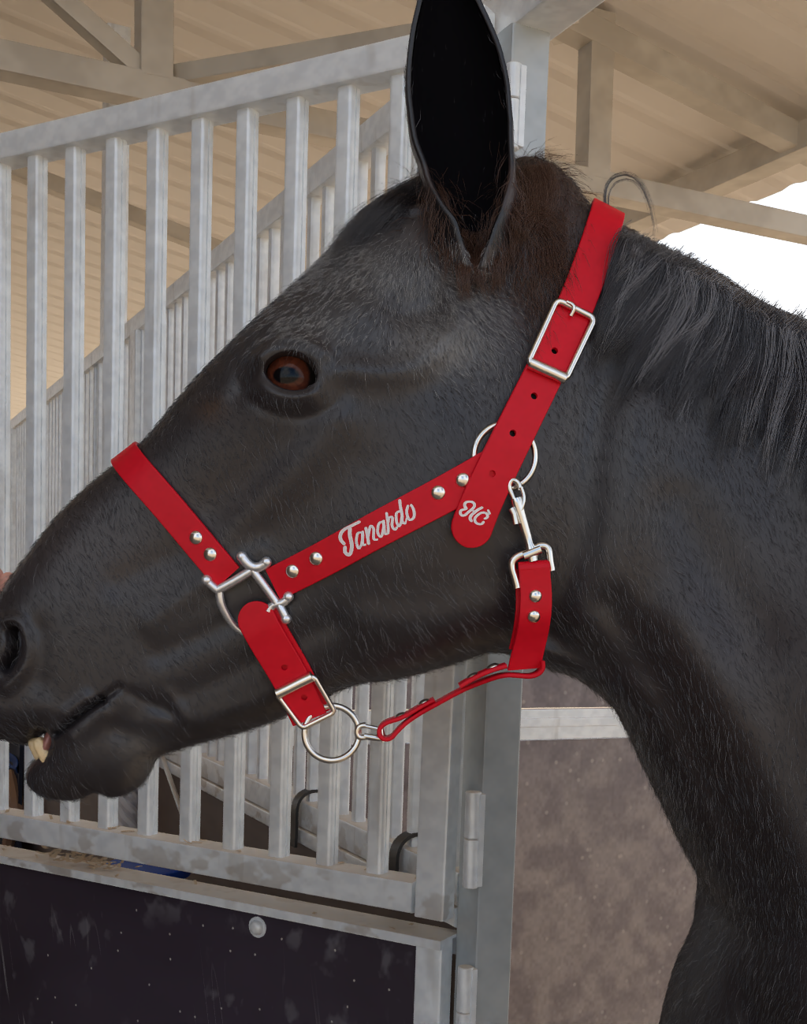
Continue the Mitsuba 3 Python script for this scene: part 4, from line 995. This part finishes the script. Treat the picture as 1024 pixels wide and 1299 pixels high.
# wood shavings on the door's ledges
gw = np.random.default_rng(5); ch = []
def chip(c, size, up):
    x = unit(gw.normal(size=3) * (1, 1, .25)); y = unit(np.cross(up, x)); n = np.cross(x, y)
    L, w, b = size * gw.uniform(.6, 1.4), size * gw.uniform(.2, .4), size * gw.uniform(-.25, .25)
    v = [c + x * L * t + y * w * u + n * (b * t * t + .0006 * k) for k in (0, 1) for t in (-1, 0, 1) for u in (-1, 1)]
    f = []
    for k in (0, 1):
        o_ = 6 * k
        for t in (0, 1): f += [[o_ + 2 * t, o_ + 2 * t + 1, o_ + 2 * t + 3], [o_ + 2 * t, o_ + 2 * t + 3, o_ + 2 * t + 2]]
    rim = [0, 1, 3, 5, 4, 2]
    for a, b_ in zip(rim, rim[1:] + rim[:1]): f += [[a, b_, b_ + 6], [a, b_ + 6, a + 6]]
    m = trimesh.Trimesh(np.array(v), f, process=False); m.fix_normals(); return m
for _ in range(60):
    s = abs(gw.normal(.62, .05)); ch.append(chip(gp(s, gw.uniform(.006, .044), zl1 + gw.uniform(.002, .016)), .009, Z))
for s in gw.uniform(.05, 1.1, 26): ch.append(chip(gp(s, gw.uniform(.006, .04), zb1 + .0015), .007, Z))
for s in gw.uniform(.05, 1.1, 14): ch.append(chip(gp(s, gw.uniform(.0, .04), zl1 + .0015), .006, Z))
whole('wood_shavings', cat_(ch), 'pine', 'wood shavings lying on the ledges of the stall door', 'shavings', kind='stuff')
# ---------------------------------------------------------------- the handler, left of the frame: only a fingertip on the horse's nose shows
principled('skin', mikit.proc(lambda p, n, uv: mix((.60, .27, .20), (.68, .36, .28), fbm(p.x * 60, p.y * 60, p.z * 60, 3))), .5, specular=.4)
principled('jacket_cloth', (.02, .025, .05), .8)
principled('trouser_cloth', (.05, .05, .055), .8)
principled('boot_leather', (.03, .022, .018), .45)
principled('brown_hair', (.06, .035, .02), .5)
def chain(js, n=24):
    out = None
    for (p, r), (q, s) in zip(js[:-1], js[1:]):
        b = m3.Manifold.batch_hull([m3.Manifold.sphere(r, n).translate([float(v) for v in p]), m3.Manifold.sphere(s, n).translate([float(v) for v in q])])
        out = b if out is None else out + b
    return out
def soft(man, edge, it=8):
    m = tri(man.refine_to_length(edge)); m.merge_vertices(); trimesh.smoothing.filter_taubin(m, iterations=it); return m
tip = onY(13, 730, YH + .035); f0 = onY(-10, 795, YH + .05)
fd = unit(tip - f0); fo = unit(V3(-1, .55, -.1))                     # along the fingers; from finger to finger
base = tip - fd * .078
PX, PY_ = -.98, 1.30
sh, el, wr = V3(PX + .06, PY_ - .19, 1.40), V3(PX + .26, PY_ - .16, 1.20), base - fd * .095 + fo * .032
hand = chain([(wr, .026), (base - fd * .012, .015)]) + chain([(wr, .026), (base - fd * .012 + fo * .058, .014)]) + chain([(base - fd * .01, .013), (base - fd * .012 + fo * .06, .013)])
up_ = unit(np.cross(fd, fo))
if up_[1] > 0: up_ = -up_
for k, L in enumerate((.080, .088, .082, .064)):
    b0_ = base + fo * (.0195 * k) - fd * (.002 * k * k * .6)
    tipk = b0_ + fd * L
    mid, mi2 = b0_ + fd * L * .48 - up_ * .004, b0_ + fd * L * .76 - up_ * .003
    hand = hand + chain([(b0_ - fd * .02, .0105), (mid, .0095), (mi2, .0088), (tipk - fd * .007, .0074)])
tb = wr + fd * .03 - fo * .018 + up_ * .012
hand = hand + chain([(wr + fd * .012, .018), (tb, .0125), (tb + fd * .030 - fo * .014 + up_ * .012, .0105), (tb + fd * .055 - fo * .012 + up_ * .014, .0085)])
hc = V3(PX + .03, PY_, 1.60)
bodyp = hand + chain([(wr, .025), (el, .040), (sh, .055)]) + chain([(sh, .06), (V3(PX, PY_, 1.38), .085), (V3(PX, PY_ + .19, 1.40), .06)]) + chain([(V3(PX, PY_, 1.38), .12), (V3(PX, PY_, 1.15), .115), (V3(PX, PY_, .95), .13)])
sh2, el2, wr2 = V3(PX, PY_ + .2, 1.39), V3(PX - .03, PY_ + .25, 1.10), V3(PX + .05, PY_ + .25, .86)
bodyp = bodyp + chain([(sh2, .055), (el2, .040), (wr2, .026)]) + chain([(wr2, .024), (wr2 + V3(.02, 0, -.09), .03)])
for k in range(4): q = wr2 + V3(.045 - .02 * k, 0, -.09); bodyp = bodyp + chain([(q, .0095), (q + V3(.012, -.004, -.045), .0088), (q + V3(.006, -.012, -.072 + .006 * abs(k - 1)), .0075)])
bodyp = bodyp + chain([(wr2 + V3(.03, -.01, -.03), .014), (wr2 + V3(.058, -.03, -.07), .0095), (wr2 + V3(.062, -.035, -.095), .008)])
for s in (-1, 1):
    bodyp = bodyp + chain([(V3(PX, PY_ + .09 * s, .92), .105), (V3(PX + .02, PY_ + .1 * s, .5), .062), (V3(PX - .01, PY_ + .1 * s, .09), .042)]) + chain([(V3(PX - .03, PY_ + .1 * s, .045), .04), (V3(PX + .15, PY_ + .11 * s, .036), .033)])
bodyp = bodyp + chain([(V3(PX, PY_, 1.42), .062), (hc - V3(.02, 0, .07), .055)]) + m3.Manifold.sphere(1, 48).scale([.095, .074, .115]).translate([float(v) for v in hc]) + chain([(hc + V3(.05, 0, -.03), .058), (hc + V3(.055, 0, -.085), .036)])
bodyp = bodyp + chain([(hc + V3(.093, 0, .01), .009), (hc + V3(.112, 0, -.028), .013)]) + chain([(hc + V3(.086, -.022, -.062), .008), (hc + V3(.093, 0, -.06), .009), (hc + V3(.086, .022, -.062), .008)])
for s in (-1, 1): bodyp = bodyp + m3.Manifold.sphere(1, 20).scale([.022, .008, .034]).translate([float(hc[0]), float(hc[1] + .076 * s), float(hc[2] - .005)])
person = thing('person', 'person at the left edge with only a fingertip showing on the horse nose', 'person')
obj('body', soft(bodyp, .008, 5), 'skin', person, smooth=True)
obj('jacket', soft(chain([(sh, .082), (V3(PX, PY_, 1.36), .125), (V3(PX, PY_ + .19, 1.39), .082)]) + chain([(V3(PX, PY_, 1.36), .15), (V3(PX, PY_, 1.15), .145), (V3(PX, PY_, .9), .16)]) + chain([(wr - (wr - el) * .12, .040), (el, .058), (sh, .078)]) + chain([(sh2, .076), (el2, .058), (wr2, .040)]), .02), 'jacket_cloth', person, smooth=True, label='dark navy jacket')
tr = None
for s in (-1, 1):
    q = chain([(V3(PX, PY_ + .085 * s, .92), .125), (V3(PX + .02, PY_ + .1 * s, .5), .08), (V3(PX - .01, PY_ + .1 * s, .16), .062)]); tr = q if tr is None else tr + q
    obj('boot', soft(chain([(V3(PX - .01, PY_ + .1 * s, .22), .058), (V3(PX - .03, PY_ + .1 * s, .058), .056), (V3(PX + .16, PY_ + .11 * s, .05), .046)]), .015), 'boot_leather', person, smooth=True)
obj('trousers', soft(tr, .02), 'trouser_cloth', person, smooth=True)
obj('hair', soft(m3.Manifold.sphere(1, 40).scale([.104, .084, .118]).translate([float(hc[0] - .012), float(hc[1]), float(hc[2] + .018)]) - m3.Manifold.cube([.3, .3, .3], True).translate([float(hc[0] + .19), float(hc[1]), float(hc[2] - .09)]) - m3.Manifold.cube([.4, .4, .2], True).translate([float(hc[0]), float(hc[1]), float(hc[2] - .16)]), .012, 4), 'brown_hair', person, smooth=True)
principled('eye_white', (.8, .78, .74), .2); 
for s in (-1, 1):
    e = obj('eye', trimesh.creation.icosphere(2, .012).apply_translation(hc + V3(.080, .03 * s, .008)), 'eye_white', person, smooth=True)
    obj('iris', trimesh.creation.icosphere(2, .0065).apply_translation(hc + V3(.0875, .03 * s, .008)), 'brown_hair', e, smooth=True)
